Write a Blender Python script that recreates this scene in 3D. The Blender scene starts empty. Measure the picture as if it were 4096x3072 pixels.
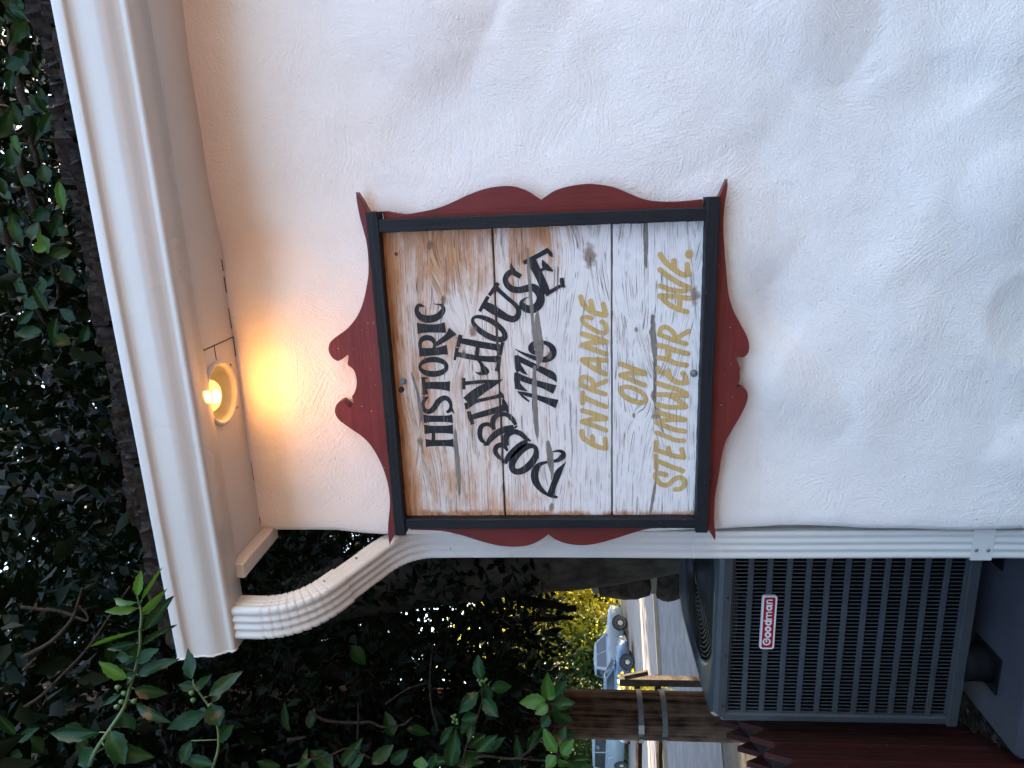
import bpy, math, random
import numpy as np
from mathutils import Vector, Matrix, noise

# ------------------------------------------------------------------ camera, sky, sun, exposure
S = bpy.context.scene
COL = S.collection
YAW, PITCH, ROLL, FOC = .271077, .0803199, .0183244, 2819.4
CAM = np.array([0.0, -2.05, 1.5])
_f = np.array([-math.sin(YAW)*math.cos(PITCH), math.cos(YAW)*math.cos(PITCH), math.sin(PITCH)])
_r = np.array([math.cos(YAW), math.sin(YAW), 0.0])
_d = -np.cross(_r, _f)
RGT = _r*math.cos(ROLL) + _d*math.sin(ROLL)      # to the right of the upright picture
DWN = _d*math.cos(ROLL) - _r*math.sin(ROLL)
cd = bpy.data.cameras.new('camera')
cd.sensor_fit = 'HORIZONTAL'; cd.sensor_width = 36; cd.lens = 36*FOC/4096
cd.clip_start = .05; cd.clip_end = 2000
cam = bpy.data.objects.new('camera', cd); COL.objects.link(cam)
cam.matrix_world = Matrix(((DWN[0], RGT[0], -_f[0], CAM[0]), (DWN[1], RGT[1], -_f[1], CAM[1]),
                           (DWN[2], RGT[2], -_f[2], CAM[2]), (0, 0, 0, 1)))   # the phone was held on its side
S.camera = cam

SUN_EL, SUN_AZ = math.radians(24), math.radians(38)      # azimuth from +Y towards +X
SKY_STRENGTH, SUN_STRENGTH, EXPOSURE = .15, 5.0, 3.2
w = bpy.data.worlds.new('World'); S.world = w; w.use_nodes = True
wn = w.node_tree; bg = wn.nodes['Background']
sky = wn.nodes.new('ShaderNodeTexSky'); sky.sky_type = 'NISHITA'; sky.sun_disc = False
sky.dust_density = 2.0; sky.ozone_density = .6; sky.sun_elevation = SUN_EL; sky.sun_rotation = SUN_AZ
wn.links.new(sky.outputs[0], bg.inputs[0]); bg.inputs[1].default_value = SKY_STRENGTH
sd = Vector((math.sin(SUN_AZ)*math.cos(SUN_EL), math.cos(SUN_AZ)*math.cos(SUN_EL), math.sin(SUN_EL)))
sl = bpy.data.lights.new('sun', 'SUN'); sl.energy = SUN_STRENGTH; sl.angle = math.radians(.5); sl.color = (1, .84, .62)
so = bpy.data.objects.new('sun', sl); COL.objects.link(so)
so.rotation_euler = sd.to_track_quat('Z', 'Y').to_euler()
vs = S.view_settings
vs.view_transform = 'Standard'; vs.look = 'None'; vs.gamma = 1; vs.use_curve_mapping = False; vs.exposure = EXPOSURE
S.cycles.use_denoising = True
S.cycles.max_bounces = 4; S.cycles.diffuse_bounces = 2; S.cycles.glossy_bounces = 2; S.cycles.transmission_bounces = 2
S.cycles.sample_clamp_indirect = 8

# ------------------------------------------------------------------ geometry helpers
def ray(ix, iy): return RGT*((1536-iy)/FOC) + DWN*((ix-2048)/FOC) + _f
def PY(ix, iy, Y):
    r = ray(ix, iy); return CAM + r*((Y-CAM[1])/r[1])
def PZ(ix, iy, Z):
    r = ray(ix, iy); return CAM + r*((Z-CAM[2])/r[2])
def PD(ix, iy, D): return CAM + ray(ix, iy)*D

WORLD = {}
def mk(name, verts, faces, material, parent=None, smooth=False):
    me = bpy.data.meshes.new(name)
    me.from_pydata([tuple(v) for v in verts], [], faces); me.update()
    if smooth: me.polygons.foreach_set('use_smooth', [True]*len(me.polygons))
    if material: me.materials.append(material)
    return link(name, me, parent)
def link(name, me, parent=None, M=None):
    o = bpy.data.objects.new(name, me); COL.objects.link(o)
    adopt(o, parent)
    if M is not None: o.matrix_basis = M
    WORLD[o] = M if M is not None else Matrix()
    return o
def adopt(o, parent):
    if parent is not None:
        o.parent = parent; o.matrix_parent_inverse = WORLD[parent].inverted()
def thing(name, label, cat, loc=(0, 0, 0), group=None):
    o = bpy.data.objects.new(name, None); COL.objects.link(o)
    o.empty_display_size = .1; o.location = loc; WORLD[o] = Matrix.Translation(loc)
    return tag(o, label, cat, group)
def tag(o, label=None, cat=None, group=None, kind=None):
    if label: o['label'] = label
    if cat: o['category'] = cat
    if group: o['group'] = group
    if kind: o['kind'] = kind
    return o

class MB:
    def __init__(s): s.v = []; s.f = []
    def add(s, v, f):
        n = len(s.v); s.v += [tuple(p) for p in v]; s.f += [tuple(i+n for i in q) for q in f]; return s
    def box(s, a, b, M=None):
        x0, y0, z0 = a; x1, y1, z1 = b
        v = [(x0,y0,z0),(x1,y0,z0),(x1,y1,z0),(x0,y1,z0),(x0,y0,z1),(x1,y0,z1),(x1,y1,z1),(x0,y1,z1)]
        if M is not None: v = [M @ Vector(p) for p in v]
        return s.add(v, [(0,3,2,1),(4,5,6,7),(0,1,5,4),(1,2,6,5),(2,3,7,6),(3,0,4,7)])
    def cbox(s, a, b, c=.003, M=None):          # box with chamfered edges
        x0, y0, z0 = a; x1, y1, z1 = b; v = []
        for sx, X in ((1, x0), (-1, x1)):
            for sy, Y in ((1, y0), (-1, y1)):
                for sz, Z in ((1, z0), (-1, z1)):
                    v += [(X, Y+sy*c, Z+sz*c), (X+sx*c, Y, Z+sz*c), (X+sx*c, Y+sy*c, Z)]
        def i(ix, iy, iz, k): return (ix*4+iy*2+iz)*3+k
        f = []
        for a_ in (0, 1):
            q = [i(a_,0,0,0), i(a_,1,0,0), i(a_,1,1,0), i(a_,0,1,0)]; f.append(q if a_ else q[::-1])
            q = [i(0,a_,0,1), i(0,a_,1,1), i(1,a_,1,1), i(1,a_,0,1)]; f.append(q if a_ else q[::-1])
            q = [i(0,0,a_,2), i(1,0,a_,2), i(1,1,a_,2), i(0,1,a_,2)]; f.append(q if a_ else q[::-1])
        for p in (0, 1):
            for q in (0, 1):
                f.append([i(0,p,q,1), i(1,p,q,1), i(1,p,q,2), i(0,p,q,2)])
                f.append([i(p,0,q,0), i(p,1,q,0), i(p,1,q,2), i(p,0,q,2)])
                f.append([i(p,q,0,0), i(p,q,1,0), i(p,q,1,1), i(p,q,0,1)])
                for r_ in (0, 1): f.append([i(p,q,r_,0), i(p,q,r_,1), i(p,q,r_,2)])
        if M is not None: v = [M @ Vector(p) for p in v]
        return s.add(v, f)
    def prism(s, pts, y0, y1, ch=0):            # outline in (x, z), extruded along y; y0 is the front
        n = len(pts); v = [(x, y0, z) for x, z in pts] + [(x, y1, z) for x, z in pts]
        f = [tuple(range(n)), tuple(range(2*n-1, n-1, -1))] + [(i, n+i, n+(i+1) % n, (i+1) % n) for i in range(n)]
        return s.add(v, f)
    def tube(s, path, rad, n=10, caps=True, jit=0, rnd=None):
        path = [Vector(p) for p in path]; m = len(path)
        if not hasattr(rad, '__len__'): rad = [rad]*m
        ref = None; v = []
        for k in range(m):
            t = (path[min(k+1, m-1)] - path[max(k-1, 0)]).normalized()
            if ref is None: ref = t.orthogonal().normalized()
            ref = (ref - t*ref.dot(t)).normalized(); b = t.cross(ref)
            for j in range(n):
                a = 2*math.pi*j/n; r = rad[k]*(1 + (rnd.uniform(-jit, jit) if jit else 0))
                v.append(path[k] + ref*math.cos(a)*r + b*math.sin(a)*r)
        f = [(k*n+j, k*n+(j+1) % n, (k+1)*n+(j+1) % n, (k+1)*n+j) for k in range(m-1) for j in range(n)]
        if caps: f += [tuple(range(n-1, -1, -1)), tuple((m-1)*n+j for j in range(n))]
        return s.add(v, f)
    def lathe(s, prof, origin, axis='z', n=32, cap=False):
        v = []; m = len(prof)
        for r, h in prof:
            for j in range(n):
                a = 2*math.pi*j/n; c, q = r*math.cos(a), r*math.sin(a)
                p = (c, q, h) if axis == 'z' else ((c, h, q) if axis == 'y' else (h, c, q))
                v.append((p[0]+origin[0], p[1]+origin[1], p[2]+origin[2]))
        f = [(k*n+j, k*n+(j+1) % n, (k+1)*n+(j+1) % n, (k+1)*n+j) for k in range(m-1) for j in range(n)]
        if cap: f += [tuple(range(n-1, -1, -1)), tuple((m-1)*n+j for j in range(n))]
        return s.add(v, f)
    def mesh(s, name, material, smooth=False):
        me = bpy.data.meshes.new(name); me.from_pydata(s.v, [], s.f); me.update()
        if smooth: me.polygons.foreach_set('use_smooth', [True]*len(me.polygons))
        if material: me.materials.append(material)
        return me
    def build(s, name, material, parent=None, smooth=False): return link(name, s.mesh(name, material, smooth), parent)

def fold_normals(o):
    import bmesh
    bm = bmesh.new(); bm.from_mesh(o.data); bmesh.ops.recalc_face_normals(bm, faces=bm.faces); bm.to_mesh(o.data); bm.free(); return o
def catmull(p, n=6):
    p = [np.array(q, float) for q in p]
    if len(p) < 3:
        return [p[0]+(p[-1]-p[0])*t for t in np.linspace(0, 1, n+1)]
    q = [2*p[0]-p[1]] + p + [2*p[-1]-p[-2]]; out = []
    for k in range(1, len(q)-2):
        for t in np.linspace(0, 1, n, endpoint=False):
            a, b, c, d = q[k-1:k+3]
            out.append(.5*(2*b + (c-a)*t + (2*a-5*b+4*c-d)*t*t + (3*b-a-3*c+d)*t**3))
    return out + [p[-1]]

# ------------------------------------------------------------------ materials
class NT:
    def __init__(s, name):
        s.m = bpy.data.materials.new(name); s.m.use_nodes = True; s.t = s.m.node_tree; s.b = s.t.nodes['Principled BSDF']
        s.pos = s.n('ShaderNodeNewGeometry').outputs['Position']
    def n(s, t, **p):
        o = s.t.nodes.new(t)
        for k, v in p.items(): setattr(o, k, v)
        return o
    def L(s, sock, v):
        if hasattr(v, 'is_linked') or isinstance(v, bpy.types.NodeSocket): s.t.links.new(v, sock)
        else: sock.default_value = v
    def math(s, op, a, b=0.0, c=0.0, clamp=False):
        o = s.n('ShaderNodeMath', operation=op, use_clamp=clamp)
        for i, v in enumerate((a, b, c)): s.L(o.inputs[i], v)
        return o.outputs[0]
    def vm(s, op, a, b=(0, 0, 0)):
        o = s.n('ShaderNodeVectorMath', operation=op); s.L(o.inputs[0], a)
        if op == 'SCALE': s.L(o.inputs[3], b)
        else: s.L(o.inputs[1], b)
        return o.outputs['Value' if op in ('LENGTH', 'DISTANCE', 'DOT_PRODUCT') else 0]
    def xyz(s, v):
        o = s.n('ShaderNodeSeparateXYZ'); s.L(o.inputs[0], v); return o.outputs
    def comb(s, x, y, z):
        o = s.n('ShaderNodeCombineXYZ')
        for i, v in enumerate((x, y, z)): s.L(o.inputs[i], v)
        return o.outputs[0]
    def noise(s, v, scale=5., detail=2., rough=.5, dist=0.):
        o = s.n('ShaderNodeTexNoise'); s.L(o.inputs['Vector'], v)
        for k, x in (('Scale', scale), ('Detail', detail), ('Roughness', rough), ('Distortion', dist)): s.L(o.inputs[k], x)
        return o.outputs[0]
    def mr(s, v, a, b, c=0., d=1., smooth=True):
        o = s.n('ShaderNodeMapRange', interpolation_type='SMOOTHSTEP' if smooth else 'LINEAR')
        for i, x in enumerate((v, a, b, c, d)): s.L(o.inputs[i], x)
        return o.outputs[0]
    def mix(s, f, a, b, mode='MIX'):
        o = s.n('ShaderNodeMix', data_type='RGBA', blend_type=mode); s.L(o.inputs[0], f)
        for i, v in ((6, a), (7, b)): s.L(o.inputs[i], v if not isinstance(v, tuple) else (*v[:3], 1))
        return o.outputs[2]
    def ramp(s, v, stops):
        o = s.n('ShaderNodeValToRGB'); s.L(o.inputs[0], v); e = o.color_ramp.elements
        while len(e) < len(stops): e.new(.5)
        for k, (p, c) in enumerate(stops): e[k].position = p; e[k].color = (*c, 1)
        return o.outputs[0]
    def bump(s, h, strength=.5, dist=.01, prev=None):
        o = s.n('ShaderNodeBump'); o.inputs['Strength'].default_value = strength; o.inputs['Distance'].default_value = dist
        s.L(o.inputs['Height'], h)
        if prev is not None: s.L(o.inputs['Normal'], prev)
        return o.outputs[0]
    def out(s, color=None, rough=None, normal=None, spec=None, metal=None, coat=None):
        for k, v in (('Base Color', color), ('Roughness', rough), ('Normal', normal), ('Specular IOR Level', spec), ('Metallic', metal), ('Coat Weight', coat)):
            if v is not None: s.L(s.b.inputs[k], (*v[:3], 1) if isinstance(v, tuple) else v)
        return s.m

def plain(name, c, rough=.5, var=.15, scale=20., bump=0., bscale=60., spec=.5, metal=0., dist=.002):
    t = NT(name); n = t.noise(t.pos, scale, 4.)
    col = t.mix(n, tuple(x*(1-var) for x in c), tuple(min(1, x*(1+var)) for x in c))
    nm = t.bump(t.noise(t.pos, bscale, 3.), bump, dist) if bump else None
    return t.out(col, t.mr(t.noise(t.pos, scale*.6, 3.), .3, .7, rough*.85, min(1, rough*1.15)), nm, spec, metal)

def stucco():
    t = NT('white_stucco'); p = t.pos
    wn_ = t.n('ShaderNodeTexNoise'); t.L(wn_.inputs['Vector'], p); wn_.inputs['Scale'].default_value = 2.6; wn_.inputs['Detail'].default_value = 2
    wp = t.vm('ADD', p, t.vm('SCALE', t.vm('SUBTRACT', wn_.outputs['Color'], (.5, .5, .5)), .34))
    vo = t.n('ShaderNodeTexVoronoi'); t.L(vo.inputs['Vector'], wp); vo.inputs['Scale'].default_value = 2.6
    c = t.xyz(vo.outputs['Color'])
    def strokes(vec, ang, fx, fz):
        r = t.n('ShaderNodeVectorRotate', rotation_type='AXIS_ANGLE'); t.L(r.inputs['Vector'], vec); r.inputs['Axis'].default_value = (0, 1, 0); t.L(r.inputs['Angle'], ang)
        return t.noise(t.vm('MULTIPLY', r.outputs[0], (fx, 1., fz)), 1., 3., .6)
    a1 = strokes(wp, t.math('MULTIPLY', c[0], 3.1), 9., 150.)
    a2 = strokes(t.vm('ADD', wp, (3.3, 0, 1.7)), t.math('MULTIPLY', c[2], 3.1), 7., 95.)
    patch = t.mr(t.noise(p, 3.4, 2.), .42, .62)
    st = t.math('ADD', t.math('MULTIPLY', a1, patch), t.math('MULTIPLY', a2, t.math('SUBTRACT', 1.05, patch)))
    grain = t.noise(p, 190., 2.); lump = t.noise(p, 15., 4., .55)
    chips = t.mr(t.noise(p, 55., 2.), .70, .78, 0., 1.)
    h = t.math('ADD', t.math('MULTIPLY', st, .9), t.math('ADD', t.math('MULTIPLY', grain, .8), t.math('ADD', t.math('MULTIPLY', lump, 1.5), t.math('MULTIPLY', chips, .5))))
    col = t.mix(t.noise(p, 5., 4.), (.815, .742, .672), (.88, .805, .735))
    return t.out(col, .75, t.bump(h, .7, .0042), .3)

def grain_nodes(t, knots=(), seed=0.):
    q = t.xyz(t.pos); wob = t.math('MULTIPLY', t.math('SUBTRACT', t.noise(t.vm('ADD', t.pos, (seed, 0, 0)), 4., 2.), .5), .016)
    z = t.math('ADD', q[2], wob); core = None; kn = t.math('SUBTRACT', t.noise(t.pos, 60., 3.), .5)
    for kx, kz, r in knots:
        dx = t.math('MULTIPLY', t.math('SUBTRACT', q[0], kx), .55); dz = t.math('SUBTRACT', q[2], kz)
        d2 = t.math('ADD', t.math('MULTIPLY', dx, dx), t.math('MULTIPLY', dz, dz))
        g = t.math('POWER', 2.718, t.math('MULTIPLY', d2, -1/(2*(r*2.2)**2)))
        z = t.math('ADD', z, t.math('MULTIPLY', g, t.math('MULTIPLY', t.math('SIGN', dz), r*1.3)))
        dd = t.math('SQRT', d2)
        dd = t.math('ADD', dd, t.math('MULTIPLY', kn, r*.9))
        c = t.mr(dd, r*.28, r*.72, 1., 0.); core = c if core is None else t.math('MAXIMUM', core, c)
    return q, z, core

KNOTS = [(-.105-.042, 1.885, .016), (-.30, 1.855, .014), (-.395, 1.775, .020), (-.19, 1.435, .032), (-.46, 1.805, .013), (-.31, 1.145, .026),
         (-.655, 1.245, .024), (-.735, 1.955, .018), (-.60, 1.255, .013), (-.40, 1.305, .009), (-.66, 1.31, .008), (-.955, 1.56, .016), (-.47, 1.555, .012)]
SPLITS = [(-.57, 1.257, .23, .011, .02), (-.42, 1.592, .09, .010, -.02), (-.30, 1.606, .16, .005, .03), (-.80, 1.845, .12, .008, .01), (-.62, 1.60, .13, .009, .03),
          (-.88, 1.245, .12, .006, -.12), (-.14, 1.278, .10, .006, .02), (-.60, 1.945, .09, .007, .25), (-.80, 1.56, .07, .012, .1)]
def plank_nodes(t, worn=None):
    q, z, core = grain_nodes(t, KNOTS)
    x = q[0]; y0 = t.math('MULTIPLY', t.math('FLOOR', t.math('MULTIPLY', q[2], 3.01)), 3.7)
    fine = t.noise(t.comb(t.math('MULTIPLY', x, 5.), y0, t.math('MULTIPLY', z, 420.)), 1., 3., .65)
    med = t.noise(t.comb(t.math('MULTIPLY', x, 2.2), y0, t.math('MULTIPLY', z, 95.)), 1., 3., .6)
    broad = t.noise(t.comb(t.math('MULTIPLY', x, 5.), y0, t.math('MULTIPLY', z, 15.)), 1., 5., .62)
    crackn = t.noise(t.comb(t.math('MULTIPLY', x, 1.9), t.math('ADD', y0, 5.), t.math('MULTIPLY', z, 210.)), 1., 2., .6)
    brk = t.mr(t.noise(t.comb(t.math('MULTIPLY', x, 16.), y0, t.math('MULTIPLY', z, 60.)), 1., 2.), .42, .56)
    crack = t.math('MULTIPLY', t.mr(t.math('ABSOLUTE', t.math('SUBTRACT', crackn, .5)), .004, .022, 1., 0.), brk)
    b = t.math('ADD', .015, t.math('MULTIPLY', t.mr(q[2], 1.50, 1.95), .21))
    b = t.math('ADD', b, t.math('MULTIPLY', t.math('MULTIPLY', t.mr(x, -.34, -.11), t.mr(q[2], 1.38, 1.55)), .22))
    b = t.math('ADD', b, t.math('MULTIPLY', t.mr(x, -.955, -.982), .35))
    b = t.math('ADD', b, t.math('MULTIPLY', t.mr(q[2], 1.96, 2.015), .25))
    wear = t.math('ADD', t.math('ADD', broad, b), t.math('MULTIPLY', t.math('SUBTRACT', fine, .5), .55))
    wear = t.math('ADD', wear, t.math('MULTIPLY', t.math('SUBTRACT', med, .5), .45))
    m = t.mr(wear, .56, .92)
    wood = t.ramp(t.math('ADD', t.math('MULTIPLY', fine, .5), t.math('MULTIPLY', med, .5)), [(.3, (.26, .095, .038)), (.5, (.50, .235, .105)), (.7, (.70, .46, .29))])
    white = t.mix(t.noise(t.pos, 30., 4.), (.69, .64, .59), (.87, .83, .79))
    white = t.mix(t.mr(q[2], 1.3, 1.9, 0., .6), white, (.74, .60, .49))
    col = t.mix(m, white, wood)
    col = t.mix(t.math('MULTIPLY', t.mr(fine, .55, .70), .28), col, (.17, .135, .115))
    sp = None; sn = t.math('MULTIPLY', t.math('SUBTRACT', t.noise(t.pos, 45., 3.), .5), .9)
    for sx, sz, a, bb, sl_ in SPLITS:
        dx = t.math('SUBTRACT', x, sx); dz = t.math('SUBTRACT', t.math('SUBTRACT', z, sz), t.math('MULTIPLY', dx, sl_))
        e = t.math('ADD', t.math('POWER', t.math('ABSOLUTE', t.math('DIVIDE', dx, a)), 2.), t.math('POWER', t.math('ABSOLUTE', t.math('DIVIDE', dz, bb)), 2.))
        e = t.math('ADD', e, sn)
        g = t.mr(e, .75, .95, 1., 0.); sp = g if sp is None else t.math('MAXIMUM', sp, g)
    grey = t.mix(fine, (.13, .105, .085), (.33, .29, .25))
    col = t.mix(sp, col, grey)
    kc = t.mix(t.noise(t.pos, 240., 3.), (.04, .03, .025), (.36, .22, .13))
    col = t.mix(t.math('MULTIPLY', core, .85), col, kc)
    col = t.mix(t.math('MULTIPLY', crack, .85), col, (.035, .028, .024))
    h = t.math('SUBTRACT', t.math('ADD', t.math('MULTIPLY', fine, .7), t.math('MULTIPLY', med, .6)), t.math('ADD', t.math('MULTIPLY', crack, 1.2), t.math('MULTIPLY', sp, .8)))
    return col, h, crack, sp, fine, core
def plank_mat():
    t = NT('weathered_plank'); col, h, *_ = plank_nodes(t)
    return t.out(col, .7, t.bump(h, .6, .0018), .3)
def paint_mat(name, c, c2, rough, metal, gold=False):
    t = NT(name); col, h, crack, sp, fine, core = plank_nodes(t)
    n = t.noise(t.pos, 26., 4.)
    p = t.mix(n, c, c2)
    gone = t.math('MAXIMUM', t.math('MULTIPLY', sp, .5 if gold else .8), t.math('MULTIPLY', t.mr(fine, .66, .72), t.mr(t.noise(t.pos, 34., 3.), .45, .6)))
    gone = t.math('MAXIMUM', gone, t.math('MULTIPLY', crack, .6))
    gone = t.math('MAXIMUM', gone, t.math('MULTIPLY', core, .45))
    if gold: p = t.mix(t.mr(fine, .5, .7), p, (.36, .22, .06))
    c_ = t.mix(gone, p, col)
    return t.out(c_, rough, t.bump(h, .5, .0016), .4, t.math('MULTIPLY', t.math('SUBTRACT', 1., gone), metal) if metal else 0.)

def painted_wood(name, c, rough, along='x', worn=(.5, .4, .34)):
    t = NT(name); q = t.xyz(t.pos)
    v = {'x': t.comb(t.math('MULTIPLY', q[0], 6.), t.math('MULTIPLY', q[1], 90.), t.math('MULTIPLY', q[2], 150.)),
         'z': t.comb(t.math('MULTIPLY', q[0], 150.), t.math('MULTIPLY', q[1], 90.), t.math('MULTIPLY', q[2], 6.))}[along]
    g = t.noise(v, 1., 4., .6); n = t.noise(t.pos, 9., 4.)
    col = t.mix(n, tuple(k*.72 for k in c), tuple(k*1.25 for k in c))
    col = t.mix(t.mr(g, .35, .7, 0., .4), col, tuple(k*.5 for k in c))
    nick = t.mr(t.noise(t.pos, 130., 1.), .775, .80)
    col = t.mix(t.math('MULTIPLY', nick, .7), col, worn)
    return t.out(col, t.mr(g, .3, .7, rough*.8, rough*1.2), t.bump(g, .6, .0014), .3)

def leaf_mat(name, base, light, trans=.25, rough=.32, tip=None, spec=.28):
    t = NT(name); a = t.n('ShaderNodeAttribute', attribute_name='tone')
    r = t.n('ShaderNodeObjectInfo').outputs['Random']
    f = t.math('ADD', a.outputs['Fac'], t.math('MULTIPLY', r, .25), clamp=True)
    n = t.noise(t.pos, 45., 3.)
    col = t.mix(t.math('ADD', t.math('MULTIPLY', f, .8), t.math('MULTIPLY', n, .25)), base, light)
    if tip: col = t.mix(t.mr(t.noise(t.pos, 16., 2.), .66, .72, 0., .8), col, tip)
    t.out(col, rough, None, spec)
    tr = t.n('ShaderNodeBsdfTranslucent'); t.L(tr.inputs[0], t.mix(.5, col, (light[0]*2.2, light[1]*1.7, light[2]*.7)))
    ms = t.n('ShaderNodeMixShader'); ms.inputs[0].default_value = trans
    t.t.links.new(t.b.outputs[0], ms.inputs[1]); t.t.links.new(tr.outputs[0], ms.inputs[2])
    t.t.links.new(ms.outputs[0], t.t.nodes['Material Output'].inputs[0]); return t.m

def bark(name, c, c2, s=30., stretch=.25):
    t = NT(name); q = t.vm('MULTIPLY', t.pos, (1., 1., stretch)); n = t.noise(q, s, 5., .65); k = t.noise(t.pos, 7., 4.)
    return t.out(t.mix(t.mr(t.math('ADD', t.math('MULTIPLY', n, .65), t.math('MULTIPLY', k, .35)), .34, .66), c, c2), .85, t.bump(n, .8, .012), .15)

M_STUCCO = stucco()
M_PLANK = plank_mat()
M_INK = paint_mat('black_lettering', (.006, .0065, .008), (.012, .013, .016), .6, 0)
M_GOLD = paint_mat('gold_lettering', (.54, .36, .12), (.68, .48, .19), .45, .2, True)
M_RED_X = painted_wood('oxblood_paint_across', (.165, .0225, .0185), .45, 'x')
M_RED_Z = painted_wood('oxblood_paint_upright', (.165, .0225, .0185), .45, 'z')
M_BLK_X = painted_wood('black_paint_across', (.0085, .0095, .012), .6, 'x', (.2, .2, .2))
M_BLK_Z = painted_wood('black_paint_upright', (.0085, .0095, .012), .6, 'z', (.2, .2, .2))
M_ENAMEL = plain('white_enamel', (.62, .605, .55), .26, .06, 2.5, .05, 14.)
M_TRIM = plain('white_trim_paint', (.68, .65, .59), .5, .05, 6., .25, 50.)
M_SEAM = plain('dark_seam', (.05, .04, .03), .8)
M_STEEL = plain('galvanised_steel', (.24, .245, .25), .5, .3, 40., metal=.3)
M_ZINC = plain('dull_bolt_zinc', (.22, .23, .23), .45, .2, 90., metal=.5)
M_HOLE = plain('black_void', (.008, .008, .009), .9)
M_SHAKE = bark('mossy_old_shingle', (.005, .004, .0035), (.040, .032, .025), 42., 1.)
M_DARKTAR = plain('dark_tar_paper', (.012, .010, .009), .8)
M_AC = plain('charcoal_enamel', (.064, .072, .076), .36, .25, 9., .12, 160., .35)
M_AC_DARK = plain('coil_dark', (.004, .004, .005), .8, spec=.1)
M_GUARD = plain('black_wire_guard', (.009, .009, .010), .38)
M_BADGE = plain('badge_red', (.36, .012, .020), .35)
M_BADGEW = plain('badge_white', (.78, .76, .74), .4)
M_PAD = plain('grey_composite_pad', (.055, .055, .068), .75, .15, 10., .3, 120.)
M_RUBBER = plain('black_rubber', (.006, .006, .007), .7, spec=.15)
M_FENCE = painted_wood('barn_red_fence_paint', (.05, .0075, .0055), .6, 'z')
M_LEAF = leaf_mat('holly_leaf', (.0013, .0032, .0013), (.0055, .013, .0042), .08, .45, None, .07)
M_LEAF_NEW = leaf_mat('young_holly_leaf', (.022, .075, .009), (.065, .17, .02), .28, .38)
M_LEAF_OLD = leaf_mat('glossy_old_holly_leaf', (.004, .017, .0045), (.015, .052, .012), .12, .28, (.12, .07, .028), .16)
M_STEMG = plain('green_stem', (.07, .12, .03), .5)
M_TWIG = bark('twig_bark', (.010, .007, .005), (.050, .035, .024), 70., 1.)
M_BERRY = plain('green_berry', (.05, .12, .02), .35)
M_BARK = bark('smooth_grey_bark', (.028, .023, .018), (.085, .070, .052), 14., .6)
M_BARKD = bark('dark_limb_bark', (.008, .0065, .006), (.028, .022, .018), 26., .5)
M_POLE = bark('creosoted_pole', (.005, .003, .0022), (.25, .15, .098), 40., .035)
M_STONE = bark('brown_fieldstone', (.028, .020, .016), (.10, .076, .058), 20., 1.)
M_MORTAR = plain('buff_mortar', (.32, .265, .20), .9, .2, 40., .5, 140.)
M_SOIL = bark('leafy_soil', (.010, .008, .006), (.055, .042, .03), 55., 1.)
M_ASPHALT = plain('asphalt', (.030, .030, .034), .85, .35, 3., .3, 90.)
M_CONC = plain('worn_concrete', (.085, .078, .074), .85, .2, 3., .2, 40.)
M_LINE = plain('kerb_stone', (.20, .16, .11), .8, .15, 5.)
M_BRICKP = plain('pink_brick_paving', (.28, .15, .13), .85, .25, 8., .3, 20.)
M_GRASS = plain('far_grass', (.03, .05, .014), .9, .4, 2.)
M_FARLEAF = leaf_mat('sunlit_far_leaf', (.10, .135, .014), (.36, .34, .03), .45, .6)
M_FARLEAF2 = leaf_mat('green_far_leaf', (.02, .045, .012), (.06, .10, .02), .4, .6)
M_RAIL = bark('weathered_rail', (.014, .010, .008), (.055, .042, .032), 30., 1.)
M_CARBLUE = plain('pale_blue_car_paint', (.085, .125, .175), .25, .04, 2., metal=.2)
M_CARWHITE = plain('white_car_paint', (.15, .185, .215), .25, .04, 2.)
M_GLASS = plain('dark_car_glass', (.02, .025, .03), .08)
M_TYRE = plain('tyre', (.015, .015, .016), .8)
M_RIM = plain('alloy_rim', (.42, .40, .36), .35, metal=.5)
M_LAMPRED = plain('tail_lamp', (.30, .02, .015), .25)
M_LAMPCLR = plain('head_lamp', (.6, .6, .6), .15)
M_CHROME = plain('bright_trim', (.5, .5, .5), .2, metal=.8)
M_REFL = plain('aged_reflector', (.70, .60, .44), .45, .2, 30., .15, 60.)
def emit(name, c, s):
    t = NT(name); t.out((.8, .7, .5), .3); t.L(t.b.inputs['Emission Color'], (*c, 1)); t.b.inputs['Emission Strength'].default_value = s; return t.m
#==STRUCTURE==
# ------------------------------------------------------------------ ground and street
ED, ES = (-.62, .785), (.785, .62)          # away from the camera down to the street, and along the street
STREET_Z = -1.42
def gz(x, y):
    d = ED[0]*x + ED[1]*y; t = min(1, max(0, (d-4.0)/11.0)); t = t*t*(3-2*t)
    return -.12*(1-t) + (STREET_Z-.02)*t
def street(s, d, z=0): return (ES[0]*s+ED[0]*d, ES[1]*s+ED[1]*d, STREET_Z+z)
def build_ground():
    xs = sorted(set([-400, -200, -100, -60] + list(np.arange(-40, 20.1, 1.0)) + [40, 80, 160, 400]))
    ys = sorted(set([-400, -200, -100, -50, -25] + list(np.arange(-12, 48.1, 1.0)) + [70, 120, 200, 400]))
    v = [(x, y, gz(x, y)) for y in ys for x in xs]; nx = len(xs)
    f = [(j*nx+i, j*nx+i+1, (j+1)*nx+i+1, (j+1)*nx+i) for j in range(len(ys)-1) for i in range(nx-1)]
    return tag(mk('ground', v, f, M_SOIL, None, True), kind='structure')
build_ground()
tag(mk('bounce_yard', [(-3.2, -40, -.105), (40, -40, -.105), (40, -.9, -.105), (-3.2, -.9, -.105)], [(0, 1, 2, 3)], plain('warm_bounce_paving', (.20, .115, .085), .9, .25, 30., .6, 90.)), kind='structure')  # out of view, added to bounce warm light onto the wall
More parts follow.
